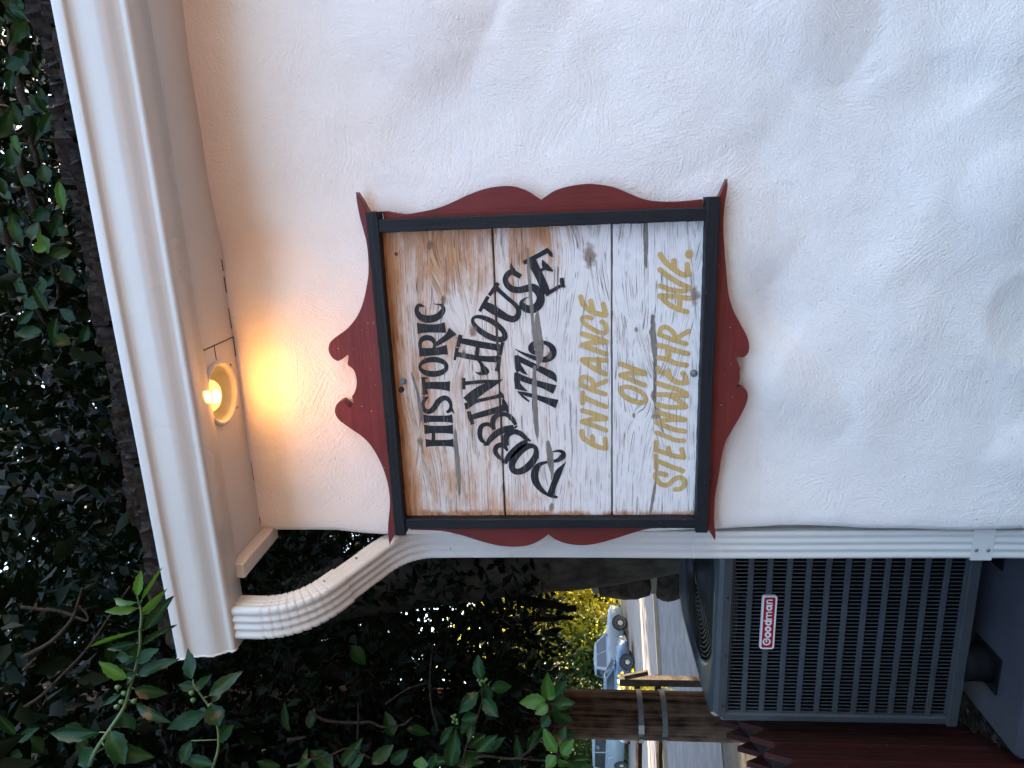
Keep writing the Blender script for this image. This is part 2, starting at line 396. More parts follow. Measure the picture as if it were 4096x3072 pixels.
def strip(name, s0, s1, d0, d1, z, material, h=None):
    if h is None:
        v = [street(s0, d0, z), street(s1, d0, z), street(s1, d1, z), street(s0, d1, z)]; o = mk(name, v, [(0, 1, 2, 3)], material)
    else:
        m = MB(); a = [street(s, d, 0) for s, d in ((s0, d0), (s1, d0), (s1, d1), (s0, d1))]
        m.add([(p[0], p[1], STREET_Z+z) for p in a] + [(p[0], p[1], STREET_Z+z+h) for p in a], [(3,2,1,0),(4,5,6,7),(0,1,5,4),(1,2,6,5),(2,3,7,6),(3,0,4,7)])
        o = m.build(name, material)
    return tag(o, kind='structure')
strip('road', -60, 60, 14.5, 24.2, .004, M_ASPHALT)
strip('kerb', -60, 60, 24.2, 24.45, -.05, M_LINE, .17)
strip('pavement', -60, 60, 24.45, 28.6, -.05, plain('brown_pavement', (.070, .060, .055), .9, .2, 4.), .16)
strip('kerb', -60, 60, 28.6, 29.4, -.05, M_LINE, .18)
strip('parking_area', -60, 60, 29.4, 42, .004, M_CONC)
strip('lawn', -60, 60, 42, 120, .004, M_GRASS)
m = MB(); c0 = Vector(street(-13.6, 15.5)); m.box((-1.6, -2.2, 0), (1.5, 2.6, .10), Matrix.Translation(c0) @ Matrix.Rotation(math.atan2(ES[1], ES[0]), 4, 'Z'))
tag(m.build('brick_path', M_BRICKP), kind='structure')

# ------------------------------------------------------------------ the white stuccoed house
house = thing('stucco_house', 'white hand-trowelled stucco house with low shingled eave, behind the hanging sign', 'house', (-1.07, 0, -.12))
ZS = 2.521                                   # soffit height
EDGE = [(-.2, -1.066), (.10, -1.066), (.30, -1.072), (.48, -1.068), (.66, -1.062), (.85, -1.060), (1.06, -1.071), (1.5, -1.078), (1.9, -1.084), (2.12, -1.084), (2.18, -1.079), (2.27, -1.069), (2.45, -1.066), (2.6, -1.066)]
def build_wall():
    def edge(z): return float(np.interp(z, [e[0] for e in EDGE], [e[1] for e in EDGE]))
    xs = list(np.arange(1.75, -1.02, -.0105)); n_arc = 7; ys = list(np.arange(.05, .32, .03)) + [.5, 1, 2, 4, 7]
    zs = list(np.arange(-.16, 2.545, .0112)); v = []; cols = len(xs)+n_arc+len(ys)
    def disp(x, z):
        ex = max(-1.06-x, 0, x+.02)+max(1.04-z, 0, z-2.22); k = min(1, .38+ex*5)
        p = Vector((x, 3.1, z)); p = p+Vector((noise.noise(p*3.1), 0, noise.noise(p*3.1+Vector((7, 1, 2)))))*.06; a = noise.fractal(p*1.6, 1.1, 2.1, 3)*.030
        b = noise.noise(p*6.0+Vector((4, 0, 1)))*.0022+max(0, noise.noise(p*3.0+Vector((2, 6, 5)))-.22)*.05-max(0, noise.noise(p*2.6+Vector((8, 3, 9)))-.3)*.06; c = abs(noise.noise(p*4.1+Vector((9, 2, 7))))
        return k*(a + b) + .0011*noise.noise(p*14) - .0022*max(0, .2-c)/.2*max(0, noise.noise(p*1.7+Vector((1, 8, 3))))*2
    for z in zs:
        e = edge(z) + noise.noise(Vector((z*6, 1, 2)))*.003; R = .035
        for x in xs:
            y = -disp(x, z)
            if x < -.75:
                k = min(1, (-.75-x)/.2); y = y*(1-.6*k)
            v.append((x if x > e+R else e+R, y, z))
        yl = v[-1][1]
        for k in range(n_arc):
            a = (k+1)/n_arc*math.pi/2; v.append((e+R-R*math.sin(a), yl+R-R*math.cos(a), z))
        for y in ys: v.append((e+noise.noise(Vector((y*3, 5, z*3)))*.006*min(1, y*4), y+.02, z))
    f = [(j*cols+i, (j+1)*cols+i, (j+1)*cols+i+1, j*cols+i+1) for j in range(len(zs)-1) for i in range(cols-1)]
    return mk('wall', v, f, M_STUCCO, house, True)
wall = build_wall()
MB().box((1.76, .03, -.16), (9.0, .3, 2.545)).build('wall', M_STUCCO, house)
MB().box((-1.02, 6.7, -.16), (9.0, 7.0, 2.545)).build('wall', M_STUCCO, house)
MB().box((8.7, .31, -.16), (9.0, 6.69, 2.545)).build('wall', M_STUCCO, house)
# soffit, its panel joint, end trim, fascia
LX, LY, LR = -.545, -.127, .094             # the lamp opening
def soffit():
    x0, x1, y0, y1 = -1.048, 1.9, -.222, .012; n = 40; v = []; f = []
    ring = [(LX+.085*math.cos(2*math.pi*k/n), LY+.085*math.sin(2*math.pi*k/n)) for k in range(n)]
    sq = []
    for x, y in ring:                       # push outwards to a square patch round the opening
        dx, dy = x-LX, y-LY; k = 1/max(abs(dx)/.16, (abs(dy)/(y1-LY) if dy > 0 else abs(dy)/(LY-y0))); sq.append((LX+dx*k, LY+dy*k))
    v = [(x, y, ZS) for x, y in ring] + [(x, y, ZS) for x, y in sq]
    f = [(k, (k+1) % n, n+(k+1) % n, n+k) for k in range(n)]
    m = MB().add(v, f)
    for a, b in ((x0, LX-.16), (LX+.16, x1)): m.add([(a, y0, ZS), (b, y0, ZS), (b, y1, ZS), (a, y1, ZS)], [(0, 1, 2, 3)])
    return m.build('soffit', M_TRIM, house)
so_ = soffit()
MB().box((-.405, -.20, ZS-.0012), (-.402, .0, ZS+.001), Matrix.Identity(4)).build('panel_joint', M_SEAM, so_)
MB().box((-.445, -.125, ZS-.0012), (-.404, -.1225, ZS+.001)).build('panel_joint', M_SEAM, so_)
m = MB(); rs = random.Random(3); x = -1.03
while x < .7:                                # broken caulk line where soffit meets wall
    l = rs.uniform(.01, .07)
    if rs.random() < .6 and (x < -.2): MB().box((x, -.006+noise.noise(Vector((x*8, 0, 0)))*.003, ZS-.0010), (x+l, -.001, ZS+.001)).build('caulk_gap', M_SEAM, so_)
    x += l+rs.uniform(.005, .03)
MB().cbox((-1.098, -.228, ZS-.040), (-1.050, .03, ZS+.014), .003).build('end_trim', M_TRIM, house)
MB().box((-1.29, -.2455, ZS+.020), (1.9, -.2235, ZS+.155)).build('fascia', M_TRIM, house)
# roof: deck plus two visible courses of thick old shingles
SL = math.tan(math.radians(19))
roof = MB()
roof.add([(-1.25, -.27, 2.672), (9.3, -.27, 2.672), (9.3, 3.5, 2.672+3.77*SL), (-1.25, 3.5, 2.672+3.77*SL), (9.3, 7.3, 2.672), (-1.25, 7.3, 2.672)], [(0, 1, 2, 3), (3, 2, 4, 5)])
roof.add([(-1.25, -.27, 2.668), (9.3, -.27, 2.668), (9.3, 7.3, 2.668), (-1.25, 7.3, 2.668)], [(0, 3, 2, 1)])
roof = roof.build('roof', M_DARKTAR, house)
def shingle_mesh(rnd, wd, ln, th):
    nx, ny = 7, 4; v = []; f = []
    for zz in (0, 1):
        for j in range(ny+1):
            for i in range(nx+1):
                x = (i/nx-.5)*wd; y = j/ny*ln
                if j == 0: y += rnd.uniform(-.012, .010)
                z = zz*th*(1-.6*j/ny) + (rnd.uniform(-.003, .004) if zz else rnd.uniform(-.002, .001)) + (rnd.uniform(-.004, .003) if j == 0 else 0)
                v.append((x+(rnd.uniform(-.003, .003) if 0 < i < nx else 0), y, z))
    k = (nx+1)*(ny+1)
    def q(z, j, i): return z*k+j*(nx+1)+i
    for j in range(ny):
        for i in range(nx):
            f += [(q(1,j,i), q(1,j,i+1), q(1,j+1,i+1), q(1,j+1,i)), (q(0,j+1,i), q(0,j+1,i+1), q(0,j,i+1), q(0,j,i))]
    f += [(q(0,0,i), q(0,0,i+1), q(1,0,i+1), q(1,0,i)) for i in range(nx)]
    f += [(q(0,j+1,0), q(0,j,0), q(1,j,0), q(1,j+1,0)) for j in range(ny)] + [(q(0,j,nx), q(0,j+1,nx), q(1,j+1,nx), q(1,j,nx)) for j in range(ny)]
    me = bpy.data.meshes.new('shingle'); me.from_pydata(v, [], f); me.update(); me.materials.append(M_SHAKE); return me
rs = random.Random(11)
for course, (y0, z0, th) in enumerate(((-.318, 2.668, .034), (-.292, 2.700, .038), (-.245, 2.738, .036))):
    x = -1.30+.05*course
    while x < 1.2:
        wd = rs.uniform(.075, .16); me = shingle_mesh(rs, wd-rs.uniform(.005, .016), .34, th*rs.uniform(.75, 1.15))
        M = Matrix.Translation((x+wd/2, y0+rs.uniform(-.016, .018), z0+rs.uniform(-.004, .012))) @ Matrix.Rotation(math.atan(SL)*.55+rs.uniform(-.02, .02), 4, 'X') @ Matrix.Rotation(rs.uniform(-.03, .03), 4, 'Y')
        link('shingle', me, roof, M); x += wd
MB().box((-1.285, -.335, 2.6555), (1.9, -.2465, 2.6665)).build('drip_edge', M_DARKTAR, roof)

# ------------------------------------------------------------------ gutter
gut = thing('rain_gutter', 'white enamelled metal rain gutter along the eave above the sign', 'gutter', (-1.295, -.27, 2.505))
GP = [(-.246, 2.652), (-.202, 2.646), (-.209, 2.512), (-.214, 2.506), (-.292, 2.504), (-.301, 2.5045), (-.3065, 2.508), (-.3085, 2.514), (-.3065, 2.520), (-.3075, 2.526), (-.314, 2.538), (-.322, 2.548), (-.328, 2.560), (-.3305, 2.575),
      (-.3315, 2.600), (-.3325, 2.617), (-.335, 2.626), (-.340, 2.632), (-.3455, 2.6345), (-.347, 2.638), (-.3475, 2.6605), (-.345, 2.6635), (-.340, 2.6630), (-.338, 2.655)]
GP[0] = (-.2105, 2.652); GP[1] = (-.209, 2.60)
def sheet(prof, x0, x1, nx, th=.0015):
    inn = []
    for k, (y, z) in enumerate(prof):
        a = prof[max(0, k-1)]; b = prof[min(len(prof)-1, k+1)]; ty, tz = b[0]-a[0], b[1]-a[1]; l = math.hypot(ty, tz) or 1
        inn.append((y+tz/l*th, z-ty/l*th))
    loop = prof + inn[::-1]; n = len(loop); v = []
    for i in range(nx+1):
        x = x0+(x1-x0)*i/nx
        v += [(x, y+.0012*noise.noise(Vector((x*2.2, 4, z*3))), z+.0016*noise.noise(Vector((x*1.7, 0, 1)))) for y, z in loop]
    f = [(i*n+k, i*n+(k+1) % n, (i+1)*n+(k+1) % n, (i+1)*n+k) for i in range(nx) for k in range(n)]
    return v, f
v, f = sheet(GP, -1.292, 1.9, 60); o = mk('trough', v, f, M_ENAMEL, gut, True); fold_normals(o)
end = [(y, z) for y, z in GP]; m = MB()
n = len(end); m.add([(-1.2955, y, z) for y, z in end] + [(-1.2935, y, z) for y, z in end], [tuple(range(n)), tuple(range(2*n-1, n-1, -1))] + [(k, (k+1) % n, n+(k+1) % n, n+k) for k in range(n)])
cap = m.build('end_cap', M_ENAMEL, gut); fold_normals(cap)
m = MB(); rs = random.Random(5)
path = []
for k in range(4, n-2):
    a, b = end[k], end[k+1]
    for t in (0, .5): path.append((-1.2945+rs.uniform(-.0018, .0018), (a[0]+(b[0]-a[0])*t)-.0015, a[1]+(b[1]-a[1])*t))
m.tube(path, .0032, 6); m.build('crimped_edge', M_ENAMEL, cap, True)
# ------------------------------------------------------------------ downspout
dsp = thing('downspout', 'white fluted metal downspout at the corner of the stucco wall', 'downspout', (-1.125, .067, 0))
def ds_profile(w=.100, d=.076, r=.012, flute=.0055):
    pts = []
    def side(a, b, fl):
        n = 15
        for i in range(n):
            t = i/n; x = a[0]+(b[0]-a[0])*t; y = a[1]+(b[1]-a[1])*t
            nx, ny = (b[1]-a[1]), -(b[0]-a[0]); l = math.hypot(nx, ny)
            k = -flute*(.5-.5*math.cos(t*3*2*math.pi)) if fl and .04 < t < .97 else 0
            pts.append((x+nx/l*k, y+ny/l*k))
    W, Dp = w/2, d/2
    side((-W+r, -Dp), (W-r, -Dp), True); pts.extend([(W-r+r*math.sin(a), -Dp+r-r*math.cos(a)) for a in (.3, .8, 1.3)])
    side((W, -Dp+r), (W, Dp-r), True); pts.extend([(W-r+r*math.cos(a), Dp-r+r*math.sin(a)) for a in (.3, .8, 1.3)])
    side((W-r, Dp), (-W+r, Dp), True); pts.extend([(-W+r-r*math.sin(a), Dp-r+r*math.cos(a)) for a in (.3, .8, 1.3)])
    side((-W, Dp-r), (-W, -Dp+r), True); pts.extend([(-W+r-r*math.cos(a), -Dp+r-r*math.sin(a)) for a in (.3, .8, 1.3)])
    return pts
ELB = ds_profile(.108, .084, .016, .0062)
def sweep(name, path, scales, parent, material=M_ENAMEL, prof=None, smooth=True):
    prof = prof or ds_profile(); v = []; n = len(prof); path = [Vector(p) for p in path]; m_ = len(path)
    for k, p in enumerate(path):
        t = (path[min(k+1, m_-1)]-path[max(k-1, 0)]).normalized()
        X = Vector((1, 0, 0)); X = (X-t*X.dot(t)).normalized(); Y = X.cross(t)
        if Y.y < 0: Y = -Y
        for a, b in prof: v.append(p+X*a*scales[k]+Y*b*scales[k])
    f = [(k*n+j, k*n+(j+1) % n, (k+1)*n+(j+1) % n, (k+1)*n+j) for k in range(m_-1) for j in range(n)]
    return fold_normals(mk(name, v, f, material, parent, smooth))
A0, A1, A2 = Vector((-1.212, -.255, 2.505)), Vector((-1.218, -.252, 2.322)), Vector((-1.128, .064, 2.062))
B1 = Vector((-1.125, .0675, 1.98))
def bend(p, c, q, n, r):                     # rounded corner at c
    a = c+(p-c).normalized()*r; b = c+(q-c).normalized()*r
    return [a*(1-t)**2 + c*2*t*(1-t) + b*t*t for t in np.linspace(0, 1, n)]
e1 = bend(A0, A1, A2, 61, .125); e2 = bend(A1, A2, B1-Vector((0, 0, .5)), 61, .11)
cr = [1+(.022 if k % 6 == 0 else (-.045 if k % 6 == 1 else (-.015 if k % 6 == 2 else 0))) if 6 < k < 56 else 1 for k in range(61)]
u = (e2[0]-e1[-1])
sweep('elbow', [A0+Vector((0, 0, .02)), A0] + e1 + [e1[-1]+u*.22], [1.012, 1.012] + [c*1.012 for c in cr] + [1.0], dsp, M_ENAMEL, ELB)
sweep('offset_pipe', [e1[-1]+u*.02, e1[-1]+u*.5, e1[-1]+u*.82], [.992]*3, dsp)
cr2 = [1+(.022 if k % 6 == 0 else (-.035 if k % 6 == 1 else 0)) if 6 < k < 56 else 1 for k in range(61)]
low = e2[-1]-Vector((0, 0, .05))
sweep('elbow', [e1[-1]+u*.74] + e2 + [low], [1.008] + [c*1.004 for c in cr2] + [1.0], dsp)
zz = [low.z+.03] + [z for z in np.arange(1.8, 0, -.2)] + [-.06]
sweep('pipe', [(low.x+.0015*math.sin(z*5), low.y, z) for z in zz], [.99]*len(zz), dsp)
for zc in (.225,):
    s_ = sweep('strap', [(-1.125, .0675, zc+.032), (-1.125, .0675, zc-.032)], [1, 1], dsp, M_ENAMEL, [(-.053, -.0405), (.053, -.0405), (.053, .0405), (-.053, .0405)], False)
    for dz in (.018, -.018):
        q = MB().lathe([(0, 0), (.0035, 0), (.006, .0015), (.006, .003)], (-1.143, .0235, zc+dz), 'y', 12).build('screw', M_ZINC, s_, True)
for t_, z_ in ((.10, 0), (.78, 0)):
    p = e1[-1]+u*t_; MB().lathe([(0, 0), (.003, 0), (.0045, .0015)], (p.x+.045, p.y-.028, p.z+.03), 'y', 10).build('screw', M_ZINC, dsp, True)
MB().lathe([(0, 0), (.0035, 0), (.005, .0015)], (-1.17+.03, .0275, 1.90), 'y', 10).build('screw', M_ZINC, dsp, True)

# ------------------------------------------------------------------ recessed lamp in the soffit
lamp = thing('soffit_lamp', 'lit warm round lamp recessed in the white soffit above the sign', 'lamp', (LX, LY, ZS))
MB().lathe([(.083, .003), (.083, -.004), (.086, -.0075), (.091, -.0085), (.096, -.005), (.097, -.0008)], (LX, LY, ZS), 'z', 48).build('trim_ring', M_TRIM, lamp, True)
MB().lathe([(.0832, -.004), (.081, .012), (.074, .055), (.058, .10), (.03, .118), (0.0005, .12)], (LX, LY, ZS), 'z', 48).build('reflector', M_REFL, lamp, True)
BULB = emit('warm_bulb', (1, .60, .17), .13)
CORE = emit('bulb_hot_core', (1, .42, .095), 82)
MB().lathe([(.0003, -.0085), (.012, -.0080), (.017, -.0066)], (LX, LY-.036, ZS), 'z', 24).build('bulb_core', CORE, lamp, True)
MB().lathe([(.0005, -.004), (.022, -.002), (.038, .004), (.046, .014), (.048, .026), (.042, .048), (.026, .075), (.018, .10)], (LX, LY-.030, ZS-.003), 'z', 40).build('bulb', BULB, lamp, True)
MB().box((LX+.066, LY+.012, ZS+.03), (LX+.0665, LY+.052, ZS+.034), Matrix.Identity(4)).build('slot', M_HOLE, lamp)
for a in (.75, 2.35): MB().lathe([(0, -.013), (.003, -.0125), (.005, -.010)], (LX+.094*math.cos(a), LY+.094*math.sin(a), ZS), 'z', 10).build('screw', M_ZINC, lamp, True)
#==SIGN==
# ------------------------------------------------------------------ the sign
sign = thing('hanging_wall_sign', 'large wooden plank sign with scrolled red border and black frame on white wall', 'sign', (-.54, -.05, 1.09))
YP, YB, YR = -.050, -.086, -.046            # plank face, black bar face, red board face
def outline(px, Y, n=3): return [(p[0], p[2]) for p in (PY(a, b, Y) for a, b in catmull(px, n))]
RED_TOP = [(1424,769),(1425,791),(1431,831),(1440,873),(1453,921),(1464,963),(1470,1005),(1473,1048),(1473,1096),(1467,1138),(1458,1185),(1447,1224),(1430,1262),(1410,1291),(1385,1318),(1352,1342),(1331,1358),(1318,1374),(1313,1396),(1318,1416),(1331,1434),(1349,1444),(1363,1440),(1372,1433),(1378,1425),(1385,1420),(1393,1423),(1392,1440),(1390,1458),(1403,1470),(1414,1481),(1421,1497),(1425,1515),(1426,1533),(1423,1555),(1414,1577),(1408,1586),(1411,1602),(1409,1624),(1405,1633),(1396,1627),(1385,1615),(1374,1606),(1363,1605),(1350,1613),(1341,1629),(1339,1649),(1345,1667),(1358,1683),(1376,1697),(1406,1718),(1443,1743),(1473,1771),(1496,1803),(1516,1839),(1531,1872),(1542,1905),(1551,1939),(1556,1972),(1559,2005),(1558,2035),(1555,2068),(1552,2104),(1552,2131),(1554,2157),(1558,2180)]
RED_TOP_IN = [(1566,2164),(1579,2136),(1600,2140),(1495,846),(1471,846),(1461,831),(1444,800)]
RED_BOT = [(2909,716),(2911,742),(2906,780),(2900,817),(2896,859),(2894,900),(2895,941),(2898,982),(2901,1031),(2906,1085),(2910,1134),(2915,1178),(2924,1213),(2937,1249),(2960,1292),(2980,1328),(2992,1355),(2997,1377),(2996,1403),(2987,1421),(2972,1430),(2960,1429),(2951,1428),(2947,1434),(2951,1448),(2958,1464),(2961,1478),(2959,1489),(2960,1507),(2958,1526),(2950,1540),(2947,1548),(2954,1551),(2967,1549),(2981,1556),(2991,1573),(2990,1598),(2981,1627),(2963,1663),(2942,1699),(2919,1738),(2899,1778),(2886,1832),(2878,1886),(2868,1945),(2861,1985),(2859,2025),(2857,2071),(2859,2108),(2863,2141),(2860,2163)]
RED_BOT_IN = [(2853,2151),(2836,2122),(2810,2126),(2850,790),(2874,795),(2890,758)]
RED_R = [(1528,846),(1545,845),(1567,849),(1597,854),(1627,856),(1657,852),(1690,846),(1740,835),(1798,814),(1875,778),(1943,754),(2010,744),(2058,746),(2107,763),(2140,783),(2164,799)]
RED_R2 = [(2164,799),(2184,785),(2222,761),(2280,744),(2348,735),(2406,739),(2463,751),(2521,775),(2570,795),(2618,804),(2676,807),(2743,804),(2812,797)]
RED_L = [(1640,2120),(1720,2122),(1778,2126),(1820,2136),(1847,2142),(1894,2157),(1941,2171),(1993,2183),(2052,2188),(2105,2184),(2140,2173),(2169,2157),(2194,2138)]
RED_L2 = [(2194,2138),(2219,2157),(2257,2173),(2304,2181),(2351,2181),(2398,2173),(2456,2157),(2515,2138),(2568,2122),(2620,2113),(2679,2110),(2738,2112),(2780,2112)]
def scroll_board(name, pts, y0, y1, material):
    m = MB(); n = len(pts)
    # front face with a small rounded arris
    cx = [(pts[(k+1) % n][1]-pts[k-1][1], -(pts[(k+1) % n][0]-pts[k-1][0])) for k in range(n)]
    area = sum(pts[k][0]*pts[(k+1) % n][1]-pts[(k+1) % n][0]*pts[k][1] for k in range(n)); sg = -1 if area > 0 else 1
    inn = []
    for (x, z), (a, b) in zip(pts, cx):
        l = math.hypot(a, b) or 1; inn.append((x+sg*a/l*.0013, z+sg*b/l*.0013))
    v = [(x, y0, z) for x, z in inn] + [(x, y0+.0015, z) for x, z in pts] + [(x, y1, z) for x, z in pts]
    f = [tuple(range(n)), tuple(range(3*n-1, 2*n-1, -1))]
    for r in (0, 1): f += [(r*n+k, (r+1)*n+k, (r+1)*n+(k+1) % n, r*n+(k+1) % n) for k in range(n)]
    return fold_normals(m.add(v, f).build(name, material, sign))
def rim(px, inner, Y): return outline(px, Y) + [(p[0], p[2]) for p in (PY(a, b, Y) for a, b in inner)]
scroll_board('scroll_board', rim(RED_TOP, RED_TOP_IN, YR-.003), YR-.003, -.012, M_RED_X)
scroll_board('scroll_board', rim(RED_BOT, RED_BOT_IN, YR-.003), YR-.003, -.016, M_RED_X)
scroll_board('scroll_board', outline(RED_R, YR) + outline(RED_R2, YR)[1:] + [(PY(2812, 868, YR)[0], PY(2812, 868, YR)[2]), (PY(1545, 905, YR)[0], PY(1545, 905, YR)[2])], YR, -.022, M_RED_Z)
scroll_board('scroll_board', outline(RED_L, YR) + outline(RED_L2, YR)[1:] + [(PY(2780, 2080, YR)[0], PY(2780, 2080, YR)[2]), (PY(1640, 2085, YR)[0], PY(1640, 2085, YR)[2])], YR, -.022, M_RED_Z)
PL = [(1.707, 2.034), (1.3755, 1.7025), (1.108, 1.3715)]
def plank(z0, z1, dy):
    m = MB(); nx = 60; rs = random.Random(int(z0*1000)); v = []
    for i in range(nx+1):
        x = -.998+(.908)*i/nx; a = z0+.0016*noise.noise(Vector((x*5, z0, 0)))+rs.uniform(-.0004, .0004); b = z1+.0016*noise.noise(Vector((x*5, z1, 4)))+rs.uniform(-.0004, .0004)
        v += [(x, YP+dy+.004, a), (x, YP+dy, a+.0022), (x, YP+dy, b-.0022), (x, YP+dy+.004, b), (x, YP+.030, b), (x, YP+.030, a)]
    f = [(i*6+k, (i+1)*6+k, (i+1)*6+(k+1) % 6, i*6+(k+1) % 6) for i in range(nx) for k in range(6)] + [(0, 1, 2, 3, 4, 5), tuple(nx*6+k for k in (5, 4, 3, 2, 1, 0))]
    return fold_normals(m.add(v, f).build('plank', M_PLANK, sign))
for (a, b), dy in zip(PL, (0, .0006, .0002)): plank(a, b, dy)
def bar(name, x0, x1, z0, z1, material, y1=-.03, rough=.0012, yf=YB):
    # a sawn stick with slightly uneven arrises
    vert = (z1-z0) > (x1-x0); n = 60; v = []; rs = random.Random(int(x0*1e4+z0*999))
    for i in range(n+1):
        t = i/n; e = [rs.uniform(-rough, rough)*.6+noise.noise(Vector((t*7, k*3, x0+z0)))*rough for k in range(8)]; c = .0025
        if vert:
            z = z0+(z1-z0)*t; a, b = x0+e[0], x1+e[1]
            v += [(a, yf+c, z), (a+c, yf+e[2]*.5, z), (b-c, yf+e[3]*.5, z), (b, yf+c, z), (b, y1, z), (a, y1, z)]
        else:
            x = x0+(x1-x0)*t; a, b = z0+e[0], z1+e[1]
            v += [(x, yf+c, a), (x, yf+e[2]*.5, a+c), (x, yf+e[3]*.5, b-c), (x, yf+c, b), (x, y1, b), (x, y1, a)]
    f = [(i*6+k, (i+1)*6+k, (i+1)*6+(k+1) % 6, i*6+(k+1) % 6) for i in range(n) for k in range(6)] + [(0, 1, 2, 3, 4, 5), tuple(n*6+k for k in (5, 4, 3, 2, 1, 0))]
    return fold_normals(mk(name, v, f, material, sign))
bar('frame_bar', -1.031, -.0475, 2.0165, 2.0505, M_BLK_X)
bar('frame_bar', -1.0225, -.042, 1.090, 1.126, M_BLK_X)
bar('frame_bar', -.1035, -.068, 1.1265, 2.016, M_BLK_Z, yf=-.0835)
bar('frame_bar', -1.0125, -.980, 1.1265, 2.016, M_BLK_Z, yf=-.0795)
def bolt(ix, iy, r, washer=True):
    p = PY(ix, iy, YP-.004); x, z = p[0], p[2]
    m = MB()
    m.lathe([(r*1.55, .0035), (r*1.55, .002), (0.0002, .0016)], (x, YP-.004, z), 'y', 20)
    m.lathe([(r, .0018), (r, -.0035), (r*.75, -.005), (.0002, -.0052)], (x, YP-.004, z), 'y', 6)
    fold_normals(m.build('bolt', M_ZINC, sign))
bolt(1613, 1525, .0068); bolt(2776, 1494, .0072)
p = PY(1585, 1016, YP); MB().lathe([(.0055, -.0002), (.0002, -.0004)], (p[0], YP, p[2]), 'y', 14).build('screw_plug', M_RED_X, sign)
p = PY(1588, 1562, YB); MB().lathe([(.009, .01), (.008, -.0005), (.0002, -.0008)], (p[0], YB+.0008, p[2]-.011), 'y', 14).build('knot_hole', M_HOLE, sign)

# lettering: brush strokes traced as centre lines with widths, laid just proud of the planks
def stroke_mesh(m, pts, Y, org, sc, rounded=False, n=5):
    """pts (x, y, width) in a working sheet; org/sc carry the sheet onto the board face at depth Y"""
    c = catmull(pts, n) if len(pts) > 2 else catmull(pts, 4)
    P2 = []
    for q in c:
        p = PY(org[0]+q[0]/sc, org[1]+q[1]/sc, Y); P2.append((p[0], p[2]))
    mpp = (PY(org[0]+100, org[1], Y)[2]-PY(org[0], org[1], Y)[2])/-100/sc
    ws = [max(q[2], .5)*mpp/2 for q in c]
    if rounded:                              # soft brush ends
        for e in (0, -1):
            a, b = np.array(P2[e]), np.array(P2[1 if e == 0 else -2]); d = a-b; d = d/(np.linalg.norm(d) or 1); W = ws[e]
            ext = [(a+d*W*k, W*math.sqrt(max(.02, 1-k*k))) for k in (.35, .65, .85, .97)]
            if e == 0: P2 = [tuple(x[0]) for x in ext[::-1]]+P2; ws = [x[1] for x in ext[::-1]]+ws
            else: P2 += [tuple(x[0]) for x in ext]; ws += [x[1] for x in ext]
    v = []; k_ = len(P2)
    for k in range(k_):
        a, b = np.array(P2[max(0, k-1)]), np.array(P2[min(k_-1, k+1)]); t = b-a; t = t/(np.linalg.norm(t) or 1); nn = np.array((-t[1], t[0]))
        l = np.array(P2[k])+nn*ws[k]; r = np.array(P2[k])-nn*ws[k]; v += [(l[0], Y, l[1]), (r[0], Y, r[1])]
    m.add(v, [(2*k, 2*k+1, 2*k+3, 2*k+2) for k in range(k_-1)])
def ring_mesh(m, cx, cy, a, b, ia, ib, ang, icx, icy, Y, org, sc):
    n = 48; v = []; th = math.radians(ang)
    for X, Z, A, B in ((cx, cy, a, b), (icx, icy, ia, ib)):
        for k in range(n):
            u_, w_ = A*math.cos(2*math.pi*k/n), B*math.sin(2*math.pi*k/n)
            p = PY(org[0]+(X+u_*math.cos(th)-w_*math.sin(th))/sc, org[1]+(Z+u_*math.sin(th)+w_*math.cos(th))/sc, Y); v.append((p[0], Y, p[2]))
    m.add(v, [(k, (k+1) % n, n+(k+1) % n, n+k) for k in range(n)])
def disc_mesh(m, cx, cy, a, b, Y, org, sc):
    n = 28; v = []
    for k in range(n):
        p = PY(org[0]+(cx+a*math.cos(2*math.pi*k/n))/sc, org[1]+(cy+b*math.sin(2*math.pi*k/n))/sc, Y); v.append((p[0], Y, p[2]))
    m.add(v, [tuple(range(n))])
def letter(parts, org, sc, material, width=None, parent=sign, Y0=YP-.0009, name='letter', step=.00012):
    m = MB(); Y = Y0
    for p in parts:
        if p[0] == 'ring': ring_mesh(m, *p[1:], Y, org, sc)
        elif p[0] == 'disc': disc_mesh(m, *p[1:], Y, org, sc)
        else:
            q = [(a[0], a[1], a[2] if len(a) > 2 else width) for a in p]
            stroke_mesh(m, q, Y, org, sc, width is not None)
        Y -= step
    return m.build(name, material, parent)
Z3, Z4, Z5 = ((1640, 1150), 2.3694), ((1780, 950), 2.7654), ((1780, 1450), 2.7654)
def stem(x0, x1, y, wide, thin): return [(x0, y, wide), (x0+(x1-x0)*.12, y, thin*1.12), (x0+(x1-x0)*.3, y, thin), (x0+(x1-x0)*.7, y, thin), (x0+(x1-x0)*.88, y, thin*1.12), (x1, y, wide)]
